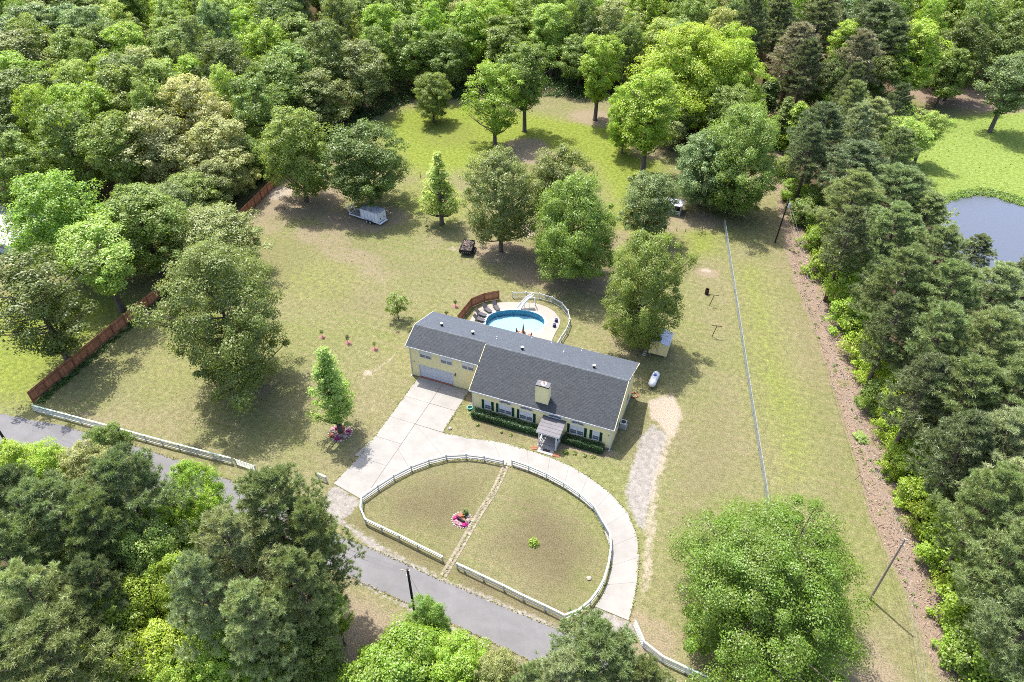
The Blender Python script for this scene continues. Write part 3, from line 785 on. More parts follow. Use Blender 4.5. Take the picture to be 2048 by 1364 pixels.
# porch
px0, px1 = -8.7, -5.72
pr = MB(); zp0, zp1, yp = 2.78, 2.42, -2.62
pr.add([(px0, yp, zp1), (px1, yp, zp1), (px1, -.005, zp0), (px0, -.005, zp0), (px0, yp, zp1 - .03), (px1, yp, zp1 - .03), (px1, -.005, zp0 - .03), (px0, -.005, zp0 - .03)], [(0, 1, 2, 3), (7, 6, 5, 4), (0, 4, 5, 1), (1, 5, 6, 2), (3, 2, 6, 7), (0, 3, 7, 4)])
po = pr.build('porch_roof', 'porch_roof', house)
MB().bar((px0, yp + .03, zp1 - .12), (px1, yp + .03, zp1 - .12), .06, .17).bar((px0 + .03, yp, zp1 - .12), (px0 + .03, 0, zp0 - .12), .06, .17).bar((px1 - .03, yp, zp1 - .12), (px1 - .03, 0, zp0 - .12), .06, .17).build('porch_beam', 'white', po)
sm = MB()
for k in range(1, 5):
    yy = yp * k / 5; zz_ = zp0 + (zp1 - zp0) * k / 5
    sm.box((px0 + .02, yy - .02, zz_ + .004), (px1 - .02, yy + .02, zz_ + .018))
sm.build('roof_seam', 'porch_roof', po)
MB().box((-8.45, -2.2, 0), (-6.0, -.06, .20)).build('porch_floor', 'porchfloor', house)
MB().box((-8.25, -2.75, 0), (-6.15, -2.205, .11)).build('porch_step', 'porchfloor', house)
MB().box((-8.15, -3.6, 0), (-6.2, -2.755, .075)).build('porch_landing', 'concrete_grey', house)
for x, y, z0 in ((-8.32, -2.5, .0), (-6.12, -2.5, .0), (-8.32, -1.2, .2), (-6.12, -1.2, .2)):
    c = MB().box((x - .07, y - .07, z0), (x + .07, y + .07, zp1 - .12)).box((x - .11, y - .11, z0), (x + .11, y + .11, z0 + .15)).box((x - .10, y - .10, zp1 - .32), (x + .10, y + .10, zp1 - .2))
    c.build('porch_post', 'white', house)
for x in (-8.32, -6.12):
    r = MB().bar((x, -2.43, .85), (x, -.1, .95), .06, .06).bar((x, -2.43, .3), (x, -.1, .35), .05, .05)
    for k in range(7):
        y = -2.2 + k * .3
        r.bar((x, y, .3), (x, y, .9), .035, .035, (0, 1, 0))
    r.build('porch_railing', 'white', house)
d = MB().box((-7.75, -.05, .2), (-6.75, -.006, 2.35)).build('front_door', 'shutter', house)
MB().box((-7.86, -.04, .2), (-7.752, -.005, 2.45)).box((-6.748, -.04, .2), (-6.64, -.005, 2.45)).build('door_frame', 'white', house)
MB().lathe((-6.86, -.09, 1.15), [(.02, 0), (.04, .03), (.02, .07)], 8).build('handle', 'galv', d)
tag(MB().box((-7.55, -3.2, .0755), (-6.68, -2.86, .095)).build('doormat', 'mat'), 'dark rectangular doormat on the landing below the porch steps', 'doormat')
def box_pile(name, spots, m, label, cat, base):
    t = thing(name, base, label, cat)
    for (x, y, z, a) in spots:
        l = MB(); dx, dy = math.cos(a) * .11, math.sin(a) * .11
        l.bar((x - dx, y - dy, z + .04), (x + dx, y + dy, z + .04), .1, .07)
        l.build('brick', m, t)
    return t
def brick_edge(x, y, ang, label):
    sp = []
    for i in range(6):
        for j in range(2):
            sp.append((x + math.cos(ang) * i * .13 - math.sin(ang) * j * .25, y + math.sin(ang) * i * .13 + math.cos(ang) * j * .25, 0, ang + math.pi / 2))
    box_pile('brick_edging', sp, 'brick', label, 'bricks', (x, y, 0))
brick_edge(-8.95, -3.35, .25, 'red bricks laid flat at the left foot of the porch steps')
brick_edge(-6.1, -3.5, .25, 'red bricks laid flat at the right foot of the porch steps')
gp = G(1268, 791)
sp = [(gp[0] + .45 * math.cos(a) + rng.uniform(-.05, .05), gp[1] + .5 * math.sin(a), z, a + math.pi / 2) for z in (0, .075) for a in np.linspace(0, 2 * math.pi, 12, endpoint=False)]
box_pile('brick_ring', sp, 'brick', 'low ring of red bricks beside the back right corner of the house', 'brick ring', (gp[0], gp[1], 0))
# unit beside the gable
a_ = G(1246, 853)
ac = thing('air_conditioner', (a_[0], a_[1], 0), 'pale grey air conditioner box on the grass beside the right gable wall', 'air conditioner')
MB().box((a_[0] - .5, a_[1] - .55, 0), (a_[0] + .5, a_[1] + .55, .08)).build('pad', 'concrete_grey', ac)
MB().box((a_[0] - .38, a_[1] - .42, .08), (a_[0] + .38, a_[1] + .42, .85)).build('cabinet', 'shed_grey', ac)
g_ = MB()
for k in range(8): g_.box((a_[0] - .39, a_[1] - .424, .16 + k * .08), (a_[0] + .39, a_[1] - .4205, .19 + k * .08))
g_.build('grille', 'concrete_grey', ac)
MB()._lathe((a_[0], a_[1], .8505), [(.3, 0), (.3, .03), (.08, .05)], 14).build('fan_guard', 'tar', ac)

# ------------------------------------------------------------------ pool
POOL = [(-24.04, 17.73), (-24.2, 18.65), (-23.9, 19.7), (-23.12, 20.6), (-22.21, 21.25), (-21.22, 21.75), (-20.16, 22.1), (-19.05, 22.3), (-17.88, 22.3), (-16.7, 21.9), (-15.9, 21.05), (-15.6, 20.14), (-15.75, 19.4), (-15.6, 18.4), (-16.1, 17.75), (-17.0, 18.0), (-17.8, 17.9), (-19.0, 16.6), (-20.5, 15.5), (-22.0, 15.3), (-23.2, 15.9), (-23.8, 16.8)]
def chaikin(P, n=2):
    for _ in range(n):
        Q = []
        for i in range(len(P)):
            a, b = np.array(P[i]), np.array(P[(i + 1) % len(P)])
            Q += [tuple(a * .75 + b * .25), tuple(a * .25 + b * .75)]
        P = Q
    return P
def offset(P, d):
    P = [np.array(p) for p in P]; out = []
    for i in range(len(P)):
        t = P[(i + 1) % len(P)] - P[i - 1]; t /= np.linalg.norm(t)
        out.append(tuple(P[i] + np.array([t[1], -t[0]]) * d))
    return out
POOL = chaikin(POOL)
area = sum(POOL[i - 1][0] * POOL[i][1] - POOL[i][0] * POOL[i - 1][1] for i in range(len(POOL)))
if area < 0: POOL = POOL[::-1]
cop = offset(POOL, .32)
deck_poly = chaikin(DECK[1:-1], 2)
deck_poly = [p for p in deck_poly]
pool = thing('swimming_pool', (POOLC[0], POOLC[1], 0), 'kidney shaped blue swimming pool in a pale concrete deck behind the house', 'swimming pool')
full_deck = [(-13.2, 10.35), (-26.3, 10.35)] + DECK[1:-1]
full_deck = [full_deck[0], full_deck[1]] + [p for p in DECK[1:-1]]
dsm = [full_deck[0], full_deck[1]] + [tuple(p) for p in resample(full_deck[2:], .4)]
MB().prism(dsm, -.1, .08, [cop]).build('deck', 'deck', pool)
c = MB(); n = len(POOL)
inner2 = offset(POOL, -.03)
for k in range(n):
    a, b = k, (k + 1) % n
    c.add([(*inner2[a], .06), (*inner2[b], .06), (*inner2[b], .115), (*inner2[a], .115), (*cop[a], .105), (*cop[b], .105), (*cop[a], .0), (*cop[b], .0)], [(0, 1, 2, 3), (3, 2, 5, 4), (4, 5, 7, 6)])
c.build('coping', 'coping', pool)
wl_ = MB(); fl = offset(POOL, -.9)
for k in range(n):
    a, b = k, (k + 1) % n
    wl_.add([(*POOL[b], .06), (*POOL[a], .06), (*POOL[a], -1.0), (*POOL[b], -1.0)], [(0, 1, 2, 3)])
wl_.build('basin_wall', 'liner_wall', pool)
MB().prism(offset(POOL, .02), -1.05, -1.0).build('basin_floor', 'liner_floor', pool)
m_, nt = _nodes('pool_water')
tb = N(nt, 'ShaderNodeBsdfTransparent'); tb.inputs[0].default_value = (0.80, 0.95, 0.985, 1)
gl = N(nt, 'ShaderNodeBsdfGlossy'); gl.inputs['Roughness'].default_value = 0.03
geo = N(nt, 'ShaderNodeNewGeometry'); b = N(nt, 'ShaderNodeBump'); b.inputs['Strength'].default_value = 0.5; b.inputs['Distance'].default_value = 0.05
nt.links.new(noise(nt, geo.outputs['Position'], 3.2, 2), b.inputs['Height']); nt.links.new(b.outputs[0], gl.inputs['Normal'])
fr = N(nt, 'ShaderNodeFresnel'); fr.inputs[0].default_value = 1.33; nt.links.new(b.outputs[0], fr.inputs['Normal'])
mx = N(nt, 'ShaderNodeMixShader'); nt.links.new(fr.outputs[0], mx.inputs[0]); nt.links.new(tb.outputs[0], mx.inputs[1]); nt.links.new(gl.outputs[0], mx.inputs[2])
o = N(nt, 'ShaderNodeOutputMaterial'); nt.links.new(mx.outputs[0], o.inputs[0])
M['poolwater'] = m_
wt = MB(); wt.prism(offset(POOL, .01), -.13, -.125); wt.f = wt.f[:len(wt.f) - n]
wt.build('water', 'poolwater', pool)
st = MB()
for k in range(3):
    st.box((-16.5 + k * .18, 18.1, -1.0), (-15.9, 19.0, -.85 + k * .28))
st.build('pool_steps', 'coping', pool)
# slide
s0, s1 = G(959 + 880 - 880 + 82, 619), G(1066, 613)
sl_ = thing('pool_slide', (-19.3, 23.0, 0.08), 'white curved pool slide running down to the water', 'pool slide')
pts = [(-20.35, 21.85, .35), (-20.3, 22.05, .45), (-20.15, 22.35, .75), (-19.9, 22.7, 1.15), (-19.55, 23.05, 1.6), (-19.2, 23.3, 1.9), (-18.85, 23.5, 1.98)]
tr_ = MB()
for i, p in enumerate(pts):
    a, b = Vector(pts[max(i - 1, 0)]), Vector(pts[min(i + 1, len(pts) - 1)])
    d = (b - a).normalized(); s = d.cross(Vector((0, 0, 1))).normalized(); up = s.cross(d)
    P0 = Vector(p)
    for off, h in ((-.33, .22), (-.30, 0), (0, -.05), (.30, 0), (.33, .22), (.37, .22), (.33, -.05), (-.33, -.05), (-.37, .22)):
        tr_.v.append(tuple(P0 + s * off + up * h))
for i in range(len(pts) - 1):
    for k in range(9):
        a, b = i * 9 + k, i * 9 + (k + 1) % 9
        tr_.f.append((a, b, b + 9, a + 9))
tr_.build('chute', 'slide', sl_)
lg = MB()
for dx in (-.25, .25):
    bx, by = -18.6 + dx * .6, 23.72 - dx * .8
    lg.tube([(bx + .15, by + .2, .08), (bx, by, 1.9), (bx - .15, by - .15, 2.5), (bx - .35, by - .3, 2.3)], .035, 6)
for k in range(6):
    z = .35 + k * .28
    t = z / 2
    lg.bar((-18.6 - .15 + .15 * (1 - t), 23.72 + .2 + .2 * (1 - t), z), (-18.6 + .15 + .15 * (1 - t), 23.72 - .2 + .2 * (1 - t), z), .1, .04)
lg.build('ladder', 'slide', sl_)
lg2 = MB()
for p, q in (((-19.9, 22.7, 1.1), (-19.75, 22.75, .08)), ((-19.3, 23.3, 1.8), (-19.2, 23.15, .08)), ((-19.75, 22.75, .1), (-18.6, 23.5, .1))):
    lg2.tube([p, q], .035, 6)
lg2.build('brace', 'slide', sl_)
# loungers
def lounger(x, y, rz, label):
    t = thing('sun_lounger', (x, y, .08), label, 'sun lounger', 'sun loungers round the pool', rz)
    MB().box((0.0, -.30, .30), (1.25, .30, .34)).build('seat', 'sling', t, True)
    MB().add([(0, -.30, .32), (0, .30, .32), (-.52, .30, .86), (-.52, -.30, .86), (-.03, -.30, .29), (-.03, .30, .29), (-.55, .30, .83), (-.55, -.30, .83)], [(0, 1, 2, 3), (7, 6, 5, 4), (0, 3, 7, 4), (1, 5, 6, 2), (2, 6, 7, 3)]).build('backrest', 'sling', t, True)
    f = MB()
    for s in (-.33, .33):
        f.tube([(-.1, s, .31), (1.28, s, .31)], .025, 6); f.tube([(0, s, .31), (-.54, s, .86)], .025, 6)
    f.build('frame', 'tar', t, True)
    for px_, s in ((-.05, -.33), (-.05, .33), (1.15, -.33), (1.15, .33)):
        MB().tube([(px_, s, .31), (px_ + (.06 if px_ > 0 else -.06), s, 0)], .024, 6).build('leg', 'tar', t, True)
    for s in (-.36, .36):
        MB().tube([(-.15, s, .34), (-.1, s, .55), (.35, s, .55), (.4, s, .33)], .022, 6).build('armrest', 'tar', t, True)
c2 = lambda x, y: (880 + x / 6.82, 560 + y / 6.82)
lq = G(*c2(505, 548)); lounger(lq[0], lq[1], math.radians(-4), 'dark grey sun lounger closest to the house roof beside the pool')
lq = G(*c2(530, 476)); lounger(lq[0], lq[1], math.radians(-8), 'dark grey sun lounger second from the house, left of the pool')
lq = G(*c2(625, 408)); lounger(lq[0], lq[1], math.radians(-30), 'dark grey sun lounger third from the house, by the brown fence')
lq = G(*c2(752, 372)); lounger(lq[0], lq[1], math.radians(-44), 'dark grey sun lounger farthest from the house, closest to the slide')
for uv, lab in (((1585, 572), 'dark blue round garden stool on the pool deck, farther from the house'), ((1560, 642), 'dark blue round garden stool on the pool deck, closer to the house')):
    g_ = G(*c2(*uv)); t = thing('garden_stool', (g_[0], g_[1], .08), lab, 'stool', 'blue stools on the pool deck')
    MB()._lathe((g_[0], g_[1], .08), [(.27, 0), (.28, .06), (.24, .3), (.19, .48)], 14).build('body', 'blue', t)
    MB()._lathe((g_[0], g_[1], .5605), [(.2, 0), (.2, .04), (.12, .07)], 14).build('top', 'blue', t)
ux, uy = -17.55, 16.3
t = thing('patio_umbrella', (ux, uy, .08), 'closed tan patio umbrella standing beside the pool behind the roof', 'umbrella')
MB().tube([(ux, uy, .08), (ux, uy, 2.5)], .03, 8).build('pole', 'chair', t)
MB()._lathe((ux, uy, 1.0), [(.2, 0), (.17, .3), (.1, .9), (.04, 1.35), (.02, 1.5)], 10).build('canopy', 'umbrella', t)
MB()._lathe((ux, uy, .08), [(.28, 0), (.28, .06), (.06, .1)], 12).build('base', 'tar', t)
t = thing('patio_table', (ux, uy, .08), 'round patio table under the closed tan umbrella', 'table')
MB()._lathe((ux, uy, .78), [(.42, 0), (.42, .04)], 18).build('table_top', 'umbrella', t)
for a in (0.6, 2.2, 3.7, 5.3): MB().tube([(ux + .4 * math.cos(a), uy + .4 * math.sin(a), .08), (ux + .3 * math.cos(a), uy + .3 * math.sin(a), .78)], .025, 6).build('leg', 'tar', t)
for dx, dy, rz, lab in ((.95, .1, math.pi, 'red brown patio chair right of the closed umbrella'), (-.9, .25, 0, 'red brown patio chair left of the closed umbrella')):
    t = thing('patio_chair', (ux + dx, uy + dy, .08), lab, 'chair', 'patio chairs by the umbrella', rz)
    MB().box((-.25, -.25, .42), (.25, .25, .47)).build('seat', 'chair', t, True)
    MB().box((-.29, -.25, .47), (-.24, .25, 1.0)).build('backrest', 'chair', t, True)
    for a, b in ((-.22, -.22), (-.22, .22), (.22, -.22), (.22, .22)): MB().box((a - .02, b - .02, 0), (a + .02, b + .02, .42)).build('leg', 'chair', t, True)

# ------------------------------------------------------------------ fences
def privacy_fence(name, pts, h, label, bm, step=2.45, pick=.14, gap=.008, posts_in=True):
    P = resample(pts, step)
    t = thing(name, (*P[0], 0), label, 'fence')
    for i in range(len(P)):
        p = P[i]
        MB().box((p[0] - .05, p[1] - .05, 0), (p[0] + .05, p[1] + .05, h + .06)).build('post', 'cedar_post', t)
    for i in range(len(P) - 1):
        a, b = P[i], P[i + 1]; L = np.linalg.norm(b - a); d = (b - a) / L; s = np.array([-d[1], d[0]])
        m = MB(); x = .02
        while x < L - .05:
            w_ = min(pick, L - x - .02); hh = h + rng.uniform(-.02, .02)
            c0 = a + d * (x + w_ / 2) + s * .065
            m.bar((*c0, .04), (*c0, hh), w_ - gap, .02, (s[0], s[1], 0)); x += w_
        m.build('panel', bm, t)
        r = MB()
        for z in (.35, h - .35): r.bar((*(a - s * .0), z), (*(b - s * .0), z), .05, .09)
        r.build('rail', 'cedar_post', t)
    return t
privacy_fence('wood_fence', [(-72.0, -19.9), (-72.6, -8), (-73.14, 4.34), (-74.6, 16), (-76.25, 27.77), (-77.6, 36), (-78.9, 44.6)], 1.95, 'long red brown wooden privacy fence along the left side of the lawn', 'cedar')
privacy_fence('pool_fence', [(-27.5, 15.5), (-27.45, 17.4), (-27.35, 20.07), (-26.15, 21.94), (-24.47, 23.32), (-22.59, 24.57)], 1.7, 'curved brown wooden fence section behind the pool loungers', 'cedar_pool', 2.3)
def picket_fence(pts, h, label):
    t = thing('picket_fence', (*pts[0], 0), label, 'fence')
    P = [np.array(p) for p in pts]
    for p in P:
        MB().box((p[0] - .05, p[1] - .05, 0), (p[0] + .05, p[1] + .05, h + .05)).box((p[0] - .065, p[1] - .065, h + .05), (p[0] + .065, p[1] + .065, h + .09)).build('post', 'white', t)
    for a, b in zip(P[:-1], P[1:]):
        L = np.linalg.norm(b - a); d = (b - a) / L
        for z in (.12, h - .06, h * .8):
            MB().bar((*a, z), (*b, z), .05, .06).build('rail', 'rail_white', t)
        m = MB(); x = .1
        while x < L:
            c0 = a + d * x; m.box((c0[0] - .011, c0[1] - .011, .14), (c0[0] + .011, c0[1] + .011, h - .08)); x += .115
        m.build('pickets', 'picket', t)
pk = resample([(-22.5, 24.6), (-20.58, 25.4), (-18.45, 25.85), (-16.3, 25.66), (-14.4, 24.8), (-12.95, 23.2), (-12.2, 21.6), (-11.95, 20.3), (-12.0, 18.6), (-12.15, 16.6), (-12.3, 12.5), (-12.4, 10.4)], 2.1)
picket_fence([tuple(p) for p in pk], 1.12, 'curved white picket fence round the right side of the pool deck')
def board_fence(pts, label, boards=(.40, .72), h=.98, posts=None, name='rail_fence', cap=True):
    t = thing(name, (*pts[0], 0), label, 'fence')
    P = [np.array(p) for p in pts]
    for p in P:
        MB().box((p[0] - .06, p[1] - .06, 0), (p[0] + .06, p[1] + .06, h)).build('post', 'rail_white', t)
    for i, (a, b) in enumerate(zip(P[:-1], P[1:])):
        d = (b - a) / np.linalg.norm(b - a); s = np.array([d[1], -d[0]]) * .085
        for z in boards:
            MB().bar((*(a + s), z), (*(b + s), z), .03, .15).build('rail', 'rail_white', t)
        if cap:
            MB().bar((*a, h + .022), (*b, h + .022), .18, .04).build('cap_rail', 'rail_cap', t)
c3 = lambda x, y: (640 + x / 3.012, 860 + y / 3.012)
ringL = GL([c3(*p) for p in [(1105, 212), (990, 188), (882, 175), (762, 182), (658, 208), (552, 247), (447, 302), (352, 363), (255, 432), (250, 500), (278, 568), (375, 614), (480, 664), (590, 720), (740, 794)]])
ringR = GL([c3(*p) for p in [(827, 835), (870, 855), (985, 910), (1108, 968), (1225, 1028), (1355, 1088), (1470, 1145), (1553, 1115), (1625, 1055), (1670, 995), (1705, 930), (1735, 830), (1748, 730), (1742, 650), (1705, 588), (1648, 488), (1560, 412), (1467, 350), (1363, 294), (1257, 248), (1157, 213)]])
board_fence(ringL[::-1], 'white board fence with green cap round the left half of the oval lawn')
board_fence(ringR[::-1][::-1], 'white board fence with green cap round the right half of the oval lawn')
fl_ = resample([(-70.6, -20.9), (-60.4, -20.15), (-51.3, -19.55), (-41.0, -18.75)], 2.45)
board_fence([tuple(p) for p in fl_], 'long white four board fence along the road at the left', (.22, .50, .78), 1.05)
bfr = resample(GL([(1268, 1252), (1276, 1275), (1290, 1302), (1330, 1328), (1380, 1350), (1440, 1378), (1520, 1410)]), 2.2)
board_fence([tuple(p) for p in bfr], 'white board fence by the road right of the curved driveway', (.22, .50, .78), 1.05)
gt = thing('metal_gate', (-40.8, -18.75, 0), 'grey metal tube gate at the right end of the roadside fence', 'gate')
for p in ((-40.75, -18.7), (-37.9, -18.7)): MB().box((p[0] - .05, p[1] - .05, 0), (p[0] + .05, p[1] + .05, 1.15)).build('post', 'rail_white', gt)
fr_ = MB().tube([(-40.65, -18.72, .15), (-40.65, -18.72, 1.05), (-38.0, -18.72, 1.05), (-38.0, -18.72, .15), (-40.65, -18.72, .15)], .025, 6); fr_.build('gate_frame', 'galv', gt)
for z in (.33, .5, .68, .86): MB().tube([(-40.65, -18.72, z), (-38.0, -18.72, z)], .02, 6).build('bar', 'galv', gt)
mbx = G(648, 962)
board_fence([(mbx[0] - .8, mbx[1] + .1), (mbx[0] + .4, mbx[1])], 'short white fence piece beside the left driveway entrance', (.35, .65), .95)
# chain link
cl = [np.array(p) for p in resample([(4.4, 59.0), (5.06, 56.3), (9.64, 36.74), (14.71, 15.1), (18.35, 0.04), (19.4, -5.0)], 3.0)]
t = thing('chain_link_fence', (*cl[0], 0), 'long chain link fence along the right side of the lawn', 'fence')
for p in cl: MB().tube([(*p, 0), (*p, 1.3)], .032, 6).build('post', 'wirefence', t)
for a, b in zip(cl[:-1], cl[1:]):
    MB().tube([(*a, 1.25), (*b, 1.25)], .026, 5, False).build('top_rail', 'wirefence', t)
    L = np.linalg.norm(b - a); d = (b - a) / L; m = MB(); hgt = 1.2; k = -hgt
    while k < L:
        for s in (1, -1):
            x0, z0, x1, z1 = k, (0.03 if s > 0 else 1.23), k + hgt, (1.23 if s > 0 else 0.03)
            if x0 < 0: z0 += s * (-x0); x0 = 0
            if x1 > L: z1 -= s * (x1 - L); x1 = L
            if x1 - x0 > .02:
                p0, p1 = a + d * x0, a + d * x1
                m.bar((*p0, z0), (*p1, z1), .007, .007)
        k += .11
    m.build('wire_mesh', 'wirefence', t)
# ------------------------------------------------------------------ poles and lines
def pole(u, v, h, label, r=.15, m='pole', top=None, name='utility_pole', shift=(0, 0)):
    g = G(u, v)
    t = thing(name, (g[0], g[1], 0), label, 'utility pole')
    tp = (g[0] + shift[0], g[1] + shift[1], h)
    MB().tube([(g[0], g[1], 0), ((g[0] + tp[0]) / 2, (g[1] + tp[1]) / 2, h / 2), tp], [r, r * .88, r * .72], 10).build('pole_shaft', m, t)
    ins = MB()
    for dz_, a in ((-.15, 0), (-.5, 2), (-.9, 4)):
        ins._lathe((tp[0] + .17 * math.cos(a), tp[1] + .17 * math.sin(a), h + dz_), [(.04, 0), (.06, .04), (.05, .12)], 8)
    ins.build('insulator', 'galv', t)
    return t, tp
pA, tA = pole(1550, 485, 8.6, 'dark utility pole with grey transformer at the far end of the chain link fence', .14, 'darkpole', shift=(.35, -.1))
MB()._lathe((tA[0] + .3, tA[1] - .1, tA[2] - 1.6), [(.05, -.02), (.22, 0), (.22, .75), (.15, .82), (.05, .9)], 12).build('transformer', 'silver', pA)
pB, tB = pole(1740, 1198, 10.2, 'bare weathered utility pole leaning over the brown strip at right', .125, 'pole')
pC, tC = pole(832, 1243, 9.0, 'dark utility pole rising beside the road behind the small green tree', .15, 'darkpole')
MB().bar((tC[0] - .65, tC[1] - .1, tC[2] - .25), (tC[0] + .1, tC[1], tC[2] - .25), .08, .08).build('crossarm', 'pole', pC)
pD, tD = pole(24, 902, 9.0, 'dark utility pole with black transformer at the left edge beside the road', .15, 'darkpole', shift=(-.6, .3))
MB()._lathe((tD[0] + .1, tD[1] + .25, tD[2] - 1.0), [(.05, -.02), (.3, 0), (.3, .9), (.2, 1.0), (.05, 1.05)], 12).build('transformer', 'tar', pD)
pE, tE = pole(1880, 205, 9.5, 'thin utility pole at the far edge of the bright meadow by the dark woods', .14, 'pole')
MB()._lathe((tE[0] + .3, tE[1], tE[2] - 1.4), [(.05, -.02), (.22, 0), (.22, .8), (.05, .9)], 10).build('transformer', 'silver', pE)
def cable(a, b, sag, label, r=.015):
    pts = [(a[0] + (b[0] - a[0]) * t, a[1] + (b[1] - a[1]) * t, a[2] + (b[2] - a[2]) * t - sag * 4 * t * (1 - t)) for t in np.linspace(0, 1, 24)]
    tag(MB().tube(pts, r, 4, False).build('power_line', 'wire'), label, 'power line')
B2 = (tB[0] + 5.5, tB[1] - 42, 10.0)
cable((tA[0], tA[1], tA[2] - .1), (tB[0], tB[1], tB[2] - .1), 1.2, 'upper overhead cable between the two poles beside the brown strip')
cable((tA[0], tA[1], tA[2] - .9), (tB[0], tB[1], tB[2] - 1.0), 1.5, 'lower overhead cable between the two poles beside the brown strip')
cable((tB[0], tB[1], tB[2] - .1), B2, 1.0, 'upper overhead cable running from the right pole to the bottom right corner')
cable((tB[0], tB[1], tB[2] - 1.0), (B2[0], B2[1], 9), 1.2, 'lower overhead cable running from the right pole to the bottom right corner')
cable((tD[0], tD[1], tD[2] - .1), (tC[0], tC[1], tC[2] - .1), 1.4, 'upper overhead cable crossing the road at left')
cable((tD[0], tD[1], tD[2] - 1.1), (tC[0], tC[1], tC[2] - .8), 1.6, 'lower overhead cable crossing the road at left')
cable((tC[0], tC[1], tC[2] - .4), (tC[0] + 3.2, tC[1] - .6, 0.0), 0.0, 'guy wire slanting from the dark pole down to the verge')

# ------------------------------------------------------------------ yard things
# propane tank
pa, pb = np.array([2.12, 12.2]), np.array([2.3, 15.1])
mid = (pa + pb) / 2
t = thing('propane_tank', (*mid, 0), 'white horizontal propane tank with blue dome on the grass right of the house', 'tank')
d = (pb - pa); L = np.linalg.norm(d); d /= L; R_ = .5
prof = [(-L / 2 + R_ * (1 - math.cos(a)) - 0, R_ * math.sin(a)) for a in np.linspace(.12, math.pi / 2, 6)]
prof = prof + [(-x, r) for x, r in prof[::-1]]
MB().tube([(mid[0] + d[0] * x, mid[1] + d[1] * x, .72) for x, r in prof], [r for x, r in prof], 18).build('tank_shell', 'tank', t, smooth=True)
MB()._lathe((mid[0] + d[0] * .25, mid[1] + d[1] * .25, 1.19), [(.2, 0), (.2, .16), (.12, .24), (.02, .26)], 12).build('valve_dome', 'tankblue', t)
for k in (-.8, .8):
    c0 = mid + d * k; MB().box((c0[0] - .35, c0[1] - .1, 0), (c0[0] + .35, c0[1] + .1, .32)).build('support', 'concrete_grey', t)
# yellow shed with tin roof and steps
t = thing('garden_shed', (1.4, 20.6, 0), 'small yellow shed with corrugated tin roof under the tree', 'shed')
sx0, sx1, sy0, sy1, sh = .15, 2.7, 19.2, 22.2, 2.25
MB().box((sx0, sy0, .3), (sx1, sy1, sh)).build('wall', 'shed_yellow', t)
w = MB(); xm = sx1 - .02
w.add([(sx0, sy0 - .004, sh), (sx1, sy0 - .004, sh), (sx0 + 1.0, sy0 - .004, sh + .45)], [(0, 1, 2)]).build('gable', 'shed_yellow', t)
for a, b in (((sx0 - .12, sh - .02), (sx0 + 1.0, sh + .5)), ((sx0 + 1.0, sh + .5), (sx1 + .15, sh - .05))):
    ro = MB().add([(a[0], sy0 - .1, a[1]), (b[0], sy0 - .1, b[1]), (b[0], sy1 + .1, b[1]), (a[0], sy1 + .1, a[1]), (a[0], sy0 - .1, a[1] + .03), (b[0], sy0 - .1, b[1] + .03), (b[0], sy1 + .1, b[1] + .03), (a[0], sy1 + .1, a[1] + .03)], [(3, 2, 1, 0), (4, 5, 6, 7), (0, 1, 5, 4), (1, 2, 6, 5), (2, 3, 7, 6), (3, 0, 4, 7)]).build('roof', 'tin', t)
    rb = MB(); y = sy0
    while y < sy1:
        rb.bar((a[0], y, a[1] + .038), (b[0], y, b[1] + .038), .05, .03); y += .22
    rb.build('roof_rib', 'tin', ro)
dr = MB().box((sx0 + .35, sy0 - .03, .35), (sx0 + 1.2, sy0 - .005, 2.1)).build('door', 'shed_yellow', t)
MB().box((sx0 + .33, sy0 - .036, .35), (sx0 + .36, sy0 - .031, 2.1)).box((sx0 + 1.19, sy0 - .036, .35), (sx0 + 1.22, sy0 - .031, 2.1)).build('door_gap', 'tar', dr)
MB().box((sx0 + 1.08, sy0 - .07, 1.1), (sx0 + 1.14, sy0 - .031, 1.25)).build('handle', 'tar', dr)
for x in (sx0 + .1, sx1 - .3):
    for y in (sy0 + .1, sy1 - .3): MB().box((x, y, 0), (x + .2, y + .2, .3)).build('block', 'concrete_grey', t)
t = thing('step_ladder', (-.2, 19.3, 0), 'grey slatted steps leaning on the left side of the yellow shed', 'steps')
for k in range(7):
    MB().box((-.62 + k * .09, 18.6 + k * .22, .08 + k * .2), (-.12 + k * .05, 18.74 + k * .22, .12 + k * .2)).build('tread', 'rail_white', t)
MB().bar((-.62, 18.6, .05), (-.1, 20.0, 1.35), .04, .1).bar((-.14, 18.6, .05), (.1, 20.0, 1.35), .04, .1).build('stringer', 'plank', t)
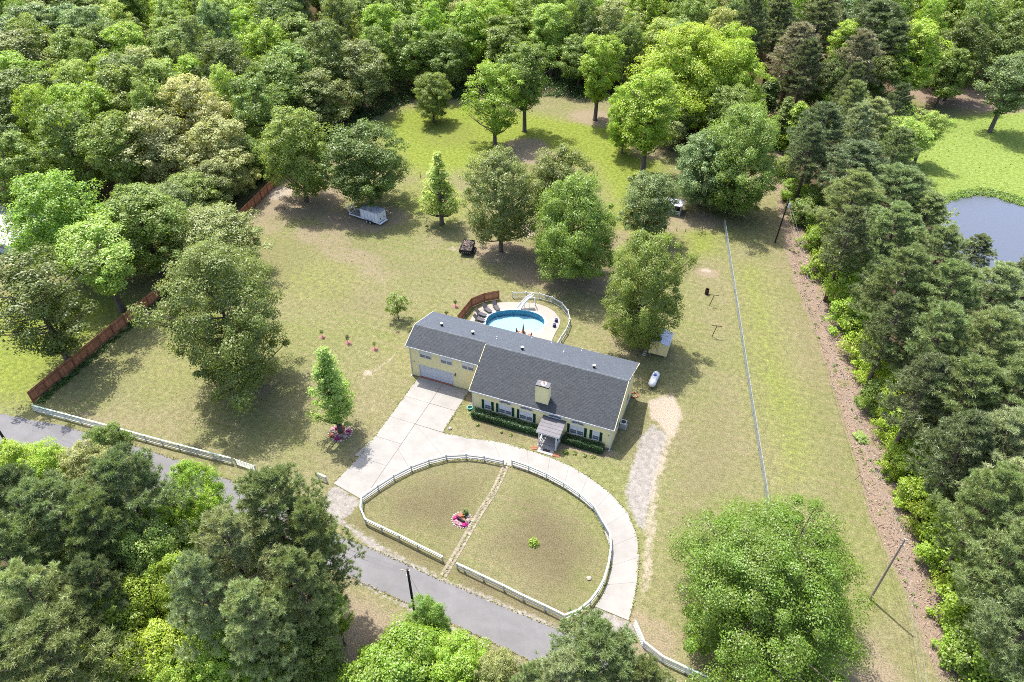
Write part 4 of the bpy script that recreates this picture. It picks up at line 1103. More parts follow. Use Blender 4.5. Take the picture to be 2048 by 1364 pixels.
# open white shed
t = thing('open_shed', (-5.8, 60.2, 0), 'small white open fronted shed with tin roof under the trees', 'shed')
ox0, ox1, oy0, oy1 = -8.1, -3.5, 59.1, 61.6
MB().box((ox0, oy1 - .1, 0), (ox1, oy1, 1.7)).box((ox0, oy0, 0), (ox0 + .1, oy1 - .1, 1.7)).box((ox1 - .1, oy0, 0), (ox1, oy1 - .1, 1.7)).build('wall', 'shed_grey', t)
for x in (ox0, ox0 + 1.5, ox0 + 3.1, ox1 - .1): MB().box((x, oy0 - .12, 0), (x + .1, oy0 - .02, 1.95)).build('post', 'shed_grey', t)
for z in (.15, .45, .75): MB().box((ox0, oy0 - .15, z), (ox1, oy0 - .125, z + .2)).build('board', 'shed_grey', t)
ro = MB().add([(ox0 - .2, oy0 - .4, 2.0), (ox1 + .2, oy0 - .4, 2.0), (ox1 + .2, oy1 + .2, 1.75), (ox0 - .2, oy1 + .2, 1.75), (ox0 - .2, oy0 - .4, 2.05), (ox1 + .2, oy0 - .4, 2.05), (ox1 + .2, oy1 + .2, 1.8), (ox0 - .2, oy1 + .2, 1.8)], [(3, 2, 1, 0), (4, 5, 6, 7), (0, 1, 5, 4), (1, 2, 6, 5), (2, 3, 7, 6), (3, 0, 4, 7)]).build('roof', 'tin', t)
rb = MB(); x = ox0
while x < ox1: rb.bar((x, oy0 - .4, 2.06), (x, oy1 + .2, 1.81), .05, .03); x += .3
rb.build('roof_rib', 'tin', ro)
# clothes line posts
for (u, v), lab in (((1419, 611), 'rusty T shaped clothesline post beside the dark barrel'), ((1424, 673), 'rusty T shaped clothesline post standing alone on the grass, closer to the house')):
    g_ = G(u, v); t = thing('clothesline_post', (g_[0], g_[1], 0), lab, 'clothesline post', 'clothesline posts')
    top = (g_[0] + .35, g_[1] + .1, 2.0)
    MB().tube([(g_[0], g_[1], 0), top], .05, 8).build('upright', 'rustpipe', t)
    MB().tube([(top[0] - .75, top[1] - .12, 2.0), (top[0] + .75, top[1] + .12, 2.0)], .05, 8).build('crossbar', 'rustpipe', t)
g_ = G(1413, 588); t = thing('burn_barrel', (g_[0], g_[1], 0), 'dark rusty burn barrel standing beside a clothesline post', 'barrel')
MB()._lathe((g_[0], g_[1], 0), [(.30, 0), (.31, .02), (.30, .3), (.315, .32), (.30, .34), (.30, .6), (.315, .62), (.30, .64), (.30, .9), (.315, .92), (.27, .92), (.27, .5), (.02, .45)], 16).build('drum', 'barrel', t)
for (u, v), lab in (((1353, 462), 'left short wooden stake on the grass before the open shed'), ((1371, 463), 'right short wooden stake on the grass before the open shed'), ((841, 356), 'short dark stake standing on the back lawn by the pale columnar tree')):
    g_ = G(u, v); t = tag(MB().tube([(g_[0], g_[1], 0), (g_[0] + .02, g_[1], .6 if v > 400 else 1.3)], [.06, .05], 6).add([], []).build('wood_stake', 'darkpole'), lab, 'stake')
# box trailer with flat deck
def wheel(parent, x, y, z, r, w_, local=True):
    o_ = MB().tube([(x, y - w_ / 2, z), (x, y - w_ / 2 + .03, z), (x, y + w_ / 2 - .03, z), (x, y + w_ / 2, z)], [r * .85, r, r, r * .85], 16).build('wheel', 'tyre', parent, local)
    MB().tube([(x, y - w_ / 2 - .012, z), (x, y + w_ / 2 + .012, z)], r * .55, 12).build('rim', 'rim', o_, local)
tl = np.array([-59.1, 36.75]); tr2 = np.array([-52.4, 35.7]); rz = math.atan2(tr2[1] - tl[1], tr2[0] - tl[0])
t = thing('box_trailer', (*tl, 0), 'weathered white box trailer with open flat deck parked under the tree', 'trailer', None, rz)
LB0, LB1, WD = 2.75, 6.85, 2.1
fr_ = MB()
for y in (0, WD - .1): fr_.box((0, y, .5), (LB1, y + .1, .68))
fr_.box((0, .1, .5), (.1, WD - .1, .68)); fr_.box((LB1, 0, .48), (LB1 + .35, WD, .58)); fr_.build('frame', 'trailer', t, True)
for k in range(9):
    MB().box((.12 + k * .29, .11, .62), (.12 + k * .29 + .26, WD - .11, .66 + rng.uniform(0, .02))).build('plank', 'plank', t, True)
MB().box((LB0, 0, .69), (LB1, WD, 2.45)).build('box_body', 'trailer', t, True)
MB().box((LB0 - .03, -.03, 2.4505), (LB1 + .03, WD + .03, 2.52)).build('roof', 'trailer_roof', t, True)
sm = MB()
for k in range(6): sm.box((LB0 + .1 + k * .78, -.015, .75), (LB0 + .14 + k * .78, -.003, 2.4))
sm.build('side_seam', 'galv', t, True)
for y in (.12, 1.07):
    dd_ = MB().box((LB1 + .003, y, .8), (LB1 + .04, y + .92, 2.3)).build('rear_door', 'trailer', t, True)
    MB().box((LB1 + .041, y + .35, 1.2), (LB1 + .06, y + .55, 1.5)).build('latch', 'tar', dd_, True)
for x in (4.2, 5.0):
    wheel(t, x, -.12, .36, .36, .22); wheel(t, x, WD + .12, .36, .36, .22)
MB().box((3.75, -.26, .76), (5.45, -.004, .80)).build('fender', 'galv', t, True)
gn = MB()
for y in (.35, WD - .45): gn.bar((.05, y, .6), (-.5, y, 1.5), .1, .14)
gn.bar((-.5, .3, 1.5), (-.5, WD - .4, 1.5), .12, .14).bar((-.5, WD / 2, 1.5), (-1.0, WD / 2, 1.5), .14, .14).bar((-1.0, WD / 2, 1.5), (-1.0, WD / 2, .7), .1, .1, (0, 1, 0)); gn.build('hitch_neck', 'trailer', t, True)
# dump trailer
p0 = np.array([-35.05, 32.3]); rz = math.atan2(.46, 1.99)
t = thing('dump_trailer', (*p0, 0), 'black dump trailer heaped with brown debris on the lawn', 'trailer', None, rz)
W_, L_ = 2.0, 3.3
b_ = MB().box((0, 0, .55), (W_, L_, .62))
b_.box((0, 0, .62), (.06, L_, 1.3)); b_.box((W_ - .06, 0, .62), (W_, L_, 1.3)); b_.box((.06, L_ - .06, .62), (W_ - .06, L_, 1.3))
b_.build('bed', 'black', t, True)
tg = MB().box((.06, 0, .62), (W_ - .06, .06, 1.25)).build('tailgate', 'black', t, True)
for x in (.3, .65, 1.0, 1.35, 1.7): MB().box((x - .06, -.03, .72), (x + .06, -.002, .8)).build('reflector', 'rim', tg, True)
rb = MB()
for y in (.3, 1.0, 1.7, 2.4, 3.1):
    rb.box((-.06, y - .05, .6), (-.002, y + .05, 1.28)); rb.box((W_ + .002, y - .05, .6), (W_ + .06, y + .05, 1.28))
rb.build('side_rib', 'black', t, True)
for y in (1.2, 2.0): wheel_x = [wheel(t, xx, 0, 0, 0, 0) for xx in ()]
for y in (1.25, 2.05):
    for x in (-.2, W_ + .2):
        o_ = MB().tube([(x - .11, y, .36), (x + .11, y, .36)], [.36, .36], 16).build('wheel', 'tyre', t, True)
        MB().tube([(x - .13, y, .36), (x + .13, y, .36)], .2, 12).build('rim', 'rim', o_, True)
MB().bar((W_ / 2, L_, .5), (W_ / 2, L_ + 1.1, .5), .12, .12).build('tongue', 'black', t, True)
hp = MB()
for k in range(330):
    x, y = rng.uniform(.1, W_ - .1), rng.uniform(.1, L_ - .1); s = rng.uniform(.05, .2); a = rng.uniform(0, 6.3)
    z = 1.05 + .28 * math.sin(math.pi * x / W_) * math.sin(math.pi * y / L_) + rng.uniform(0, .08)
    hp.bar((x - s * math.cos(a), y - s * math.sin(a), z), (x + s * math.cos(a), y + s * math.sin(a), z + rng.uniform(-.05, .1)), s * .6, .05)
MB().box((.065, .065, .63), (W_ - .065, L_ - .065, 1.02)).build('load_floor', 'tar', t, True)
db = hp.build('debris_pile', 'debris'); db.location = (*p0, 0); db.rotation_euler.z = rz
tag(db, 'heap of brown boards and debris filling the black dump trailer', 'debris')
# neighbour house at the left edge
hx, hy = G(34, 514)[:2]
t = thing('neighbour_house', (hx - 6, hy + 4, 0), 'grey house with pale roof half hidden by trees at the left edge', 'house')
MB().box((hx - 14, hy, 0), (hx, hy + 8.5, 2.6)).build('wall', 'nwall', t)
for a, b in (((hy - .5, 2.55), (hy + 4.25, 4.1)), ((hy + 9, 2.55), (hy + 4.25, 4.1))):
    MB().add([(hx - 14.4, a[0], a[1]), (hx + .6, a[0], a[1]), (hx + .6, b[0], b[1]), (hx - 14.4, b[0], b[1]), (hx - 14.4, a[0], a[1] - .12), (hx + .6, a[0], a[1] - .12), (hx + .6, b[0], b[1] - .12), (hx - 14.4, b[0], b[1] - .12)], [(0, 1, 2, 3), (7, 6, 5, 4), (0, 4, 5, 1), (1, 5, 6, 2), (3, 2, 6, 7), (0, 3, 7, 4)]).build('roof', 'nroof', t)
MB().add([(hx + .003, hy, 2.6), (hx + .003, hy + 8.5, 2.6), (hx + .003, hy + 4.25, 3.95)], [(0, 1, 2)]).build('gable', 'nwall', t)
MB().bar((hx - 14.4, hy - .53, 2.5), (hx + .6, hy - .53, 2.5), .04, .2).build('fascia', 'white', t)
for x in (hx - 3.2, hx - 7):
    f = MB().box((x, hy - .05, 1), (x + 1.2, hy - .004, 2.2)).build('window', 'white', t)
    MB().box((x + .08, hy - .06, 1.08), (x + 1.12, hy - .0505, 2.12)).build('pane', 'glass', f)
# small yard objects
g_ = G(940, 818); t = thing('hose_pot', (g_[0], g_[1], 0), 'round teal hose pot on the grass beside the driveway', 'hose pot')
MB()._lathe((g_[0], g_[1], 0), [(.3, 0), (.36, .3), (.38, .34), (.30, .34), (.28, .1), (.02, .08)], 16).build('pot', 'hose', t)
hs = MB(); hs.tube([(g_[0] + .2 * math.cos(a), g_[1] + .2 * math.sin(a), .1 + a * .01) for a in np.linspace(0, 18, 60)], .02, 5); hs.build('hose', 'shutter', t)
def rocks(parent, cx, cy, rx, ry, n, s, rnd, name='stone', m='rock', a0=0, a1=2 * math.pi):
    for k in range(n):
        a = a0 + (a1 - a0) * k / n
        x, y = cx + rx * math.cos(a), cy + ry * math.sin(a); q = s * rnd.uniform(.7, 1.3)
        mb = MB(); mb._lathe((x, y, 0), [(q * .9, 0), (q, q * .35), (q * .6, q * .75), (q * .1, q * .85)], 6)
        mb.v = [(vx + rnd.uniform(-.2, .2) * q, vy + rnd.uniform(-.2, .2) * q, vz) for vx, vy, vz in mb.v]
        mb.build(name, m, parent)
def petals(cx, cy, r, z, n, rnd, size=.07):
    mb = MB()
    for k in range(n):
        a, q = rnd.uniform(0, 6.28), r * math.sqrt(rnd.random())
        x, y = cx + q * math.cos(a), cy + q * math.sin(a); zz_ = z * (1 - .5 * (q / r) ** 2) * rnd.uniform(.5, 1.1)
        n_ = Vector((rnd.gauss(0, .5), rnd.gauss(0, .5), 1)).normalized(); s = n_.cross(Vector((rnd.gauss(0, 1), rnd.gauss(0, 1), .1))).normalized() * size; u_ = n_.cross(s.normalized()) * size
        P0 = Vector((x, y, zz_)); mb.add([P0 - s - u_, P0 + s - u_, P0 + s + u_, P0 - s + u_], [(0, 1, 2, 3)])
    return mb
rr_ = random.Random(11)
# flower ring round the pale columnar tree
fc = G(681, 866)
fb = thing('flower_ring', (fc[0], fc[1], 0), 'round bed of pink and white flowers circling the pale columnar tree trunk', 'flower bed')
MB()._lathe((fc[0], fc[1], 0), [(1.4, 0), (1.35, .05), (.4, .1), (.02, .1)], 24).build('mulch', 'mulch', fb)
rocks(fb, fc[0], fc[1], 1.42, 1.42, 26, .14, rr_)
for k in range(14):
    a = 2 * math.pi * k / 14; q = .95 + .2 * math.sin(3 * k)
    petals(fc[0] + q * math.cos(a), fc[1] + q * math.sin(a), .28, .38, 60, rr_, .06).build('flower', ['palepink', 'pink', 'palepink', 'rock', 'orange'][k % 5], fb)
# oval bed on the lawn with bench stone and yucca
oc = G(924, 1040)
ob = thing('flower_bed', (oc[0], oc[1], 0), 'small stone edged bed of magenta flowers beside the flagstone walk', 'flower bed')
MB().prism([(oc[0] + 1.1 * math.cos(a), oc[1] + 1.0 * math.sin(a)) for a in np.linspace(0, 2 * math.pi, 24, endpoint=False)], 0, .05).build('mulch', 'mulch', ob)
rocks(ob, oc[0], oc[1], 1.13, 1.03, 24, .12, rr_)
for dx, dy, m in ((-.85, -.2, 'pink'), (-.65, .05, 'pink'), (.55, -.75, 'pink'), (.8, -.55, 'pink'), (-.1, -.85, 'palepink'), (.2, -.9, 'palepink'), (-.5, -.65, 'palepink'), (.85, .1, 'rock'), (.5, .7, 'rock'), (-.2, .5, 'orange')):
    petals(oc[0] + dx * .85, oc[1] + dy * .85, .25, .35, 70, rr_, .05).build('flower', m, ob)
sg_ = thing('bed_sign', (oc[0], oc[1] - .1, 0), 'dark slanted plank sign standing in the magenta flower bed', 'sign')
MB().bar((oc[0] - .62, oc[1] + .08, .32), (oc[0] + .45, oc[1] - .28, .32), .10, .42, (-.2, -.45, .75)).build('board', 'tar', sg_)
MB().box((oc[0] - .5, oc[1] - .05, 0), (oc[0] - .42, oc[1] + .05, .3)).build('leg', 'tar', sg_)
MB().box((oc[0] + .27, oc[1] - .28, 0), (oc[0] + .35, oc[1] - .18, .3)).build('leg', 'tar', sg_)

# ------------------------------------------------------------------ plants: leaf clouds
def unit(v): return v / np.maximum(1e-9, np.linalg.norm(v, axis=-1, keepdims=True))
def leaves(P, nrm, size, R, aspect=.62):
    """one quad leaf per row"""
    n = len(P)
    a = unit(np.cross(nrm, unit(R.normal(size=(n, 3)))))
    b = np.cross(nrm, a)
    s = (size * R.uniform(.65, 1.35, n))[:, None]
    V = np.stack([P - a * s * .5, P + b * s * .5 * aspect - a * s * .05, P + a * s * .5, P - b * s * .5 * aspect - a * s * .05], 1).reshape(-1, 3)
    return V, np.arange(4 * n).reshape(-1, 4)
def envelope(shape, t):
    if shape == 'round': return np.sqrt(np.clip(1 - ((t - .46) / .56) ** 2, 0, 1))
    if shape == 'dome': return np.sqrt(np.clip(1 - ((t - .25) / .77) ** 2, 0, 1)) * np.clip(t * 6 + .45, 0, 1)
    if shape == 'cone': return np.clip((1 - t) ** .75, 0, 1) * np.clip(t * 5 + .35, 0, 1)
    if shape == 'column': return np.clip((1 - t) ** .5, 0, 1) * np.clip(t * 6 + .4, 0, 1)
    if shape == 'tall': return np.sqrt(np.clip(1 - ((t - .55) / .5) ** 2, .02, 1)) * (.75 + .25 * t)
def broadleaf(seed, H, R0, base, shape, nc, nl, ls, cr=.2, irr=.22, fill=.42, limbs=26, tr=None, droop=0.0):
    R = np.random.RandomState(seed); rn = random.Random(seed)
    zb = base * H
    ph = R.uniform(0, 6.28, 6)
    def rad(t, an): return R0 * envelope(shape, t) * (1 + irr * (.5 * np.sin(2 * an + ph[0] + 3 * t) + .5 * np.sin(3 * an + ph[1] - 5 * t) + .4 * np.sin(7 * t * 2 + ph[2] + an)))
    cs = []
    tries = 0
    md = R0 * cr * .62
    while len(cs) < nc and tries < nc * 30:
        tries += 1
        t = rn.random(); an = rn.uniform(0, 6.283)
        if rn.random() > .25 + .75 * float(envelope(shape, np.array(t))): continue
        rr = rad(t, an) * rn.random() ** fill * (.92 if rn.random() < .85 else 1.02)
        c = np.array([rr * math.cos(an), rr * math.sin(an), zb + t * (H - zb) * .96 - droop * rr])
        if cs and min(np.sum((c - q) ** 2) for q in cs[-60:]) < md * md and rn.random() < .8: continue
        cs.append(c)
    cs = np.array(cs); k = len(cs)
    rc = R0 * cr * R.uniform(.5, 1.5, k)
    ci = np.repeat(np.arange(k), nl)
    d = unit(R.normal(size=(k * nl, 3)) + np.array([0, 0, .35]))
    P = cs[ci] + d * rc[ci][:, None] * np.array([1, 1, .72]) * np.where(R.rand(k * nl, 1) < .14, R.uniform(1.0, 1.45, (k * nl, 1)), .35 + .7 * np.sqrt(R.rand(k * nl, 1)))
    outw = unit(cs - np.array([0, 0, zb + .45 * (H - zb)]))
    nrm = unit(d * .75 + outw[ci] * .35 + np.array([0, 0, .45]) + R.normal(size=d.shape) * .42)
    V, F = leaves(P, nrm, ls, R)
    V = V.copy(); V[:, 2] = np.maximum(V[:, 2], .05)
    tr = tr or (.018 * H + .03)
    tk = MB()
    wob = [(rn.uniform(-.02, .02) * H * z, rn.uniform(-.02, .02) * H * z) for z in (0, .3, .6, .9)]
    tp = [(wob[i][0], wob[i][1], H * z) for i, z in enumerate((0, .28, .56, .86))]
    tk.tube([(0, 0, -.05), (0, 0, .25)] + tp[1:], [tr * 1.5, tr * 1.1, tr * .85, tr * .5, tr * .12], 8)
    far_ = np.argsort(-np.hypot(cs[:, 0], cs[:, 1]) / (R0 * envelope(shape, np.clip((cs[:, 2] - zb) / (H - zb), .02, .98)) + .3))
    sel = list(far_[:limbs * 2 // 3]) + rn.sample(range(k), min(limbs // 3, k))
    for i in sel:
        c = cs[i]; hz = max(zb * .7, c[2] - .5 * math.hypot(c[0], c[1]) - .06 * H); hz = min(hz, .82 * H)
        f_ = hz / (.86 * H); s = (wob[3][0] * f_, wob[3][1] * f_, hz)
        m = ((s[0] + c[0]) / 2, (s[1] + c[1]) / 2, (s[2] + c[2]) / 2 - .03 * H)
        tk.tube([s, m, tuple(c)], [tr * .38 * (1 - .5 * f_), tr * .25, tr * .1], 5, False)
    return (V, F), tk
def pine(seed, H, R0, base, nb, nt_, nn, nlen=.42, nw=.055):
    R = np.random.RandomState(seed); rn = random.Random(seed)
    tk = MB(); tr = .0125 * H + .05
    lean = (rn.uniform(-.02, .02) * H, rn.uniform(-.02, .02) * H)
    tk.tube([(0, 0, -.05), (lean[0] * .3, lean[1] * .3, H * .35), (lean[0] * .7, lean[1] * .7, H * .7), (lean[0], lean[1], H * .98)], [tr * 1.15, tr * .9, tr * .55, tr * .1], 8)
    tips, dirs = [], []
    for b in range(nb):
        t = (b + rn.random()) / nb
        z = H * (base + (1 - base) * t * .97)
        an = b * 2.399 + rn.uniform(-.4, .4)
        prof = (1 - t) ** .62 * min(1, t * 3.2 + .45)
        L = R0 * prof * rn.uniform(.6, 1.12) + .25
        f_ = z / H; s = np.array([lean[0] * f_, lean[1] * f_, z])
        rise = L * (.12 + .55 * t) * rn.uniform(.6, 1.3)
        pts = [s + np.array([math.cos(an) * L * q, math.sin(an) * L * q, rise * q ** 1.6 - .04 * L * math.sin(q * 3)]) for q in (0, .35, .7, 1.0)]
        tk.tube([tuple(p) for p in pts], [tr * .28 * (1 - .7 * t) + .015, tr * .18, tr * .1, .012], 5, False)
        side = np.array([-math.sin(an), math.cos(an), 0])
        for j in range(nt_):
            q = rn.random() ** .55 * .8 + .22
            p = s + np.array([math.cos(an) * L * q, math.sin(an) * L * q, rise * q ** 1.6])
            spread = L * .30 * (1.15 - .5 * q) + .12
            off = side * rn.uniform(-1, 1) * spread + np.array([0, 0, rn.uniform(-.10, .42) * spread + .05]) + np.array([math.cos(an), math.sin(an), 0]) * rn.uniform(-.2, .25)
            tips.append(p + off)
            dirs.append(unit(off * .8 + np.array([math.cos(an), math.sin(an), .9]) * .5))
    for j in range(10):
        tips.append(np.array([lean[0] + rn.gauss(0, .25), lean[1] + rn.gauss(0, .25), H * rn.uniform(.95, 1.0)])); dirs.append(np.array([0, 0, 1.0]))
    tips, dirs = np.array(tips), np.array(dirs)
    ci = np.repeat(np.arange(len(tips)), nn)
    d = unit(dirs[ci] * .55 + R.normal(size=(len(ci), 3)) * .62)
    L = nlen * R.uniform(.7, 1.2, (len(ci), 1))
    P0 = tips[ci] + R.normal(size=(len(ci), 3)) * .06
    s = unit(np.cross(d, R.normal(size=d.shape))) * nw
    V = np.stack([P0 - s, P0 + s, P0 + d * L], 1).reshape(-1, 3)
    return (V, np.arange(len(V)).reshape(-1, 3)), tk

PROTO = {}
def proto(key, made, leafm, barkm):
    (V, F), tk = made
    cm = mesh_np('crown', V, F, leafm, F.shape[1])
    tm = bpy.data.meshes.new('trunk'); tm.from_pydata(tk.v, [], tk.f); tm.materials.append(M[barkm]); tm.polygons.foreach_set('use_smooth', [True] * len(tm.polygons)); tm.update()
    PROTO.setdefault(key, []).append((cm, tm, float(V[:, 2].max()), float(np.percentile(np.hypot(V[:, 0], V[:, 1]), 97))))
for s in range(3): proto('oak', broadleaf(10 + s, 17, 6.2, .16, 'round', 330, 160, .26, .145, .28, .40, 34), 'leaf', 'bark')
proto('bigoak', broadleaf(21, 22, 8.6, .09, 'round', 360, 240, .27, .13, .40, .42, 60), 'leaf', 'bark')
proto('bigoak', broadleaf(22, 20, 9.2, .14, 'dome', 460, 200, .28, .125, .24, .40, 44), 'leaf', 'bark')
proto('near', broadleaf(23, 18, 8.6, .12, 'dome', 480, 380, .165, .12, .26, .40, 60), 'leaf', 'bark')
proto('open', broadleaf(31, 17, 5.4, .12, 'tall', 130, 150, .27, .18, .45, .5, 40), 'leaf', 'bark')
proto('open', broadleaf(32, 18, 5.0, .26, 'tall', 160, 150, .27, .18, .38, .45, 40), 'leaf', 'bark')
for s in range(2): proto('column', broadleaf(40 + s, 14, 3.1, .15, 'cone', 170, 85, .21, .17, .26, .55, 50), 'leaf', 'bark')
for s in range(5): proto('wood', broadleaf(50 + s, 19, 5.6, .22, ('round', 'dome', 'tall', 'round', 'dome')[s], 270, 105, .31, .15, .34, .36, 18), 'leaf', 'bark')
for s in range(2): proto('poplar', broadleaf(60 + s, 21, 4.6, .2, 'tall', 190, 140, .30, .18, .36, .4, 24), 'leaf', 'bark')
for s in range(4): proto('pine', pine(70 + s, 19, 4.4, .36, 60, 22, 22, .42, .036), 'needle', 'pinebark')
for s in range(2): proto('bigpine', pine(80 + s, 20, 5.8, .34, 58, 36, 28, .42, .028), 'needle', 'pinebark')
proto('cedar', broadleaf(90, 12, 1.9, .02, 'column', 150, 120, .20, .24, .14, .5, 4), 'leaf', 'bark')
for s in range(3): proto('bush', broadleaf(100 + s, 4.5, 2.3, .03, 'dome', 70, 120, .20, .25, .3, .4, 8), 'leaf', 'bark')
for s in range(2): proto('sapling', broadleaf(110 + s, 4, 1.35, .34, 'round', 46, 60, .16, .24, .35, .5, 16, .06), 'leaf', 'bark')
COL = dict(D=(.115, .160, .034), M=(.170, .235, .043), B=(.235, .340, .038), Y=(.260, .360, .036), P=(.260, .295, .100), O=(.185, .228, .068), C=(.325, .340, .140), T=(.150, .220, .085), L=(.270, .360, .080), G=(.205, .310, .024),
           N=(.168, .215, .080), K=(.110, .142, .058), S=(.260, .308, .145), R=(.205, .185, .115))
WORD = dict(D='dark green', M='mid green', B='bright green', Y='yellow green', P='pale olive', O='olive green', C='cream tinged olive', T='blue green', L='light green', G='lime green', N='grey green', K='dark', S='pale grey green', R='brownish')
TREES = []      # (empty, auto place phrase, colour word, kind word)
trnd = random.Random(77)
def plant(key, x, y, H, wid, col, label=None, cat='tree', name=None, group=None, place=None, kind=None, jit=.12, var=None):
    pv = PROTO[key]
    cm, tm, h0, r0 = pv[(var if var is not None else trnd.randrange(len(pv))) % len(pv)]
    sz = H / h0; sxy = (wid / 2) / r0
    name = name or {'pine': 'pine_tree', 'bigpine': 'pine_tree', 'cedar': 'cedar_tree', 'bush': 'shrub', 'sapling': 'young_tree'}.get(key, 'broadleaf_tree')
    t = thing(name, (x, y, 0), label, cat, group, trnd.uniform(0, 6.283))
    t.scale = (sxy, sxy * trnd.uniform(.92, 1.08), sz)
    o1 = link('trunk', tm, t); o2 = link('crown', cm, t)
    k = 1 + trnd.uniform(-jit, jit)
    c = COL[col] if isinstance(col, str) else col
    o2.color = (c[0] * k * trnd.uniform(.92, 1.08), c[1] * k, c[2] * k * trnd.uniform(.9, 1.1), 1)
    if label is None: TREES.append((t, place, WORD.get(col, 'green'), kind or name.replace('_', ' ')))
    return t
PL = dict(tl='in the top left woods', lf='left of the brown fence', bk='behind the back lawn', tr='behind the meadow', rw='right of the brown strip', bl='in the bottom left wood', bf='at the bottom edge', ed='edging the pine wood')
def by_base(key, u, v, tv, wpx, col, label=None, **kw):
    g = G(u, v); H = HT(g, tv)
    D = np.linalg.norm(np.array([g[0], g[1], H * .6]) - CAM)
    return plant(key, g[0], g[1], H, wpx * D / FPX, col, label, **kw)
def by_top(key, u, v, wpx, H, col, label=None, **kw):
    return by_crown(key, u, v - .40 * wpx, wpx, H, col, label, frac=.97, **kw)
def by_crown(key, u, v, wpx, H, col, label=None, frac=.62, **kw):
    g = G(u, v, H * frac)
    D = np.linalg.norm(g - CAM)
    if kw.get('place') in (PL['tl'], PL['lf'], PL['bk']):
        while inside_dist(np.array([g[0]]), np.array([g[1]]), FOREST_BACK)[0] < 2.5:
            H *= .93; g = G(u, v, H * frac)
            if H < 8: return
        D = np.linalg.norm(g - CAM)
    HEROES.append((g[0], g[1], wpx * D / FPX / 2))
    return plant(key, g[0], g[1], H, wpx * D / FPX, col, label, **kw)
HEROES = []

# single trees on and round the lawn
by_base('bigoak', 492, 768, 488, 255, (.165, .215, .060), 'largest oak, standing in a stone ring on the left lawn', var=0)
by_base('column', 681, 864, 692, 90, 'L', 'pale green columnar tree rising from the round flower bed', var=0)
by_base('open', 140, 727, 512, 185, 'D', 'spreading dark green tree just left of the red brown fence', var=0)
by_base('open', 245, 622, 445, 140, 'L', 'light airy green tree standing behind the red brown fence', var=1)
by_base('oak', 172, 566, 345, 165, (.205, .315, .045), 'tall bright green tree right of the grey neighbouring house', var=2, kind='broadleaf tree')
by_base('oak', 322, 545, 372, 175, 'M', 'mid green tree with dark trunk behind the middle of the red brown fence', var=1)
by_base('oak', 455, 545, 420, 160, 'O', 'olive tree directly behind the largest oak, partly hidden by it', var=2)
for u, v, tv, w, c in [(438, 424, 322, 105, 'O'), (478, 396, 292, 95, 'P'), (398, 450, 348, 105, 'M'), (362, 476, 368, 100, 'O'), (512, 366, 268, 85, 'M')]:
    by_base('oak', u, v, tv, w, c, place=PL['lf'])
by_base('oak', 614, 402, 212, 142, 'M', 'rounded tree with bare trunk at the far end of the red brown fence', var=2)
by_base('oak', 745, 414, 238, 168, 'D', 'broad dark tree with the white box trailer under it', var=0)
by_base('column', 884, 448, 302, 78, 'L', 'slim light green conical tree in the middle of the back lawn', var=1)
by_base('oak', 1002, 502, 293, 152, 'O', 'olive oak with bare trunk between the dump trailer and the dense round tree', var=1)
by_base('oak', 1118, 470, 284, 140, 'O', 'olive tree partly hidden behind the dense round tree', var=0)
by_base('bigoak', 1140, 556, 350, 182, 'M', 'dense round green tree behind the pool fence', var=1)
by_base('oak', 1288, 482, 342, 128, 'O', 'small olive oak left of the open white shed', var=1)
by_base('bigoak', 1270, 690, 463, 180, 'M', 'large green tree shading the yellow shed', var=0)
by_base('oak', 868, 244, 141, 78, 'M', 'small rounded tree standing alone at the back of the lawn', var=0)
by_base('open', 990, 289, 122, 122, 'B', 'tall open tree with separate leafy tufts low on the trunk', var=0)
by_base('open', 1049, 263, 82, 112, 'M', 'tall mid green tree with bare lower trunk, right of the open tufted tree', var=1)
by_base('poplar', 1190, 240, 62, 80, 'B', 'bright green group of thin trunks at the bare patch by the back woods', var=0)
by_base('poplar', 1285, 346, 137, 108, 'Y', 'tall yellow green tree on the right of the back lawn', var=1)
by_base('oak', 1244, 306, 165, 82, 'B', 'bright green tree just left of the tall yellow green tree', var=2)
by_base('open', 1340, 300, 205, 90, 'P', 'sparse pale tree behind the tall yellow green tree', var=0)
by_base('bigoak', 1362, 262, 42, 190, 'Y', 'huge yellow green tree towering over the back right of the lawn', var=1)
by_base('oak', 1448, 262, 70, 120, 'Y', 'yellow green tree right of the huge yellow green tree', var=0)
by_base('oak', 1445, 300, 165, 110, 'M', 'mid green tree between the yellow green tree and the open shed trees', var=1)
by_base('bigoak', 1458, 424, 205, 180, 'M', 'big green tree beside the start of the chain link fence', var=0)
by_base('oak', 1395, 412, 262, 130, 'T', 'blue green tree right behind the open white shed', var=2)
by_crown('near', 1545, 1168, 365, 16.5, (.118, .182, .016), 'big bright green tree in the bottom right corner of the lawn', frac=.58)
by_base('sapling', 797, 638, 584, 52, 'M', 'small young tree with thin trunk on the lawn left of the garage roof', var=0)
by_base('open', 1979, 264, 108, 95, 'T', 'leaning blue green tree standing alone on the bright meadow', var=1)

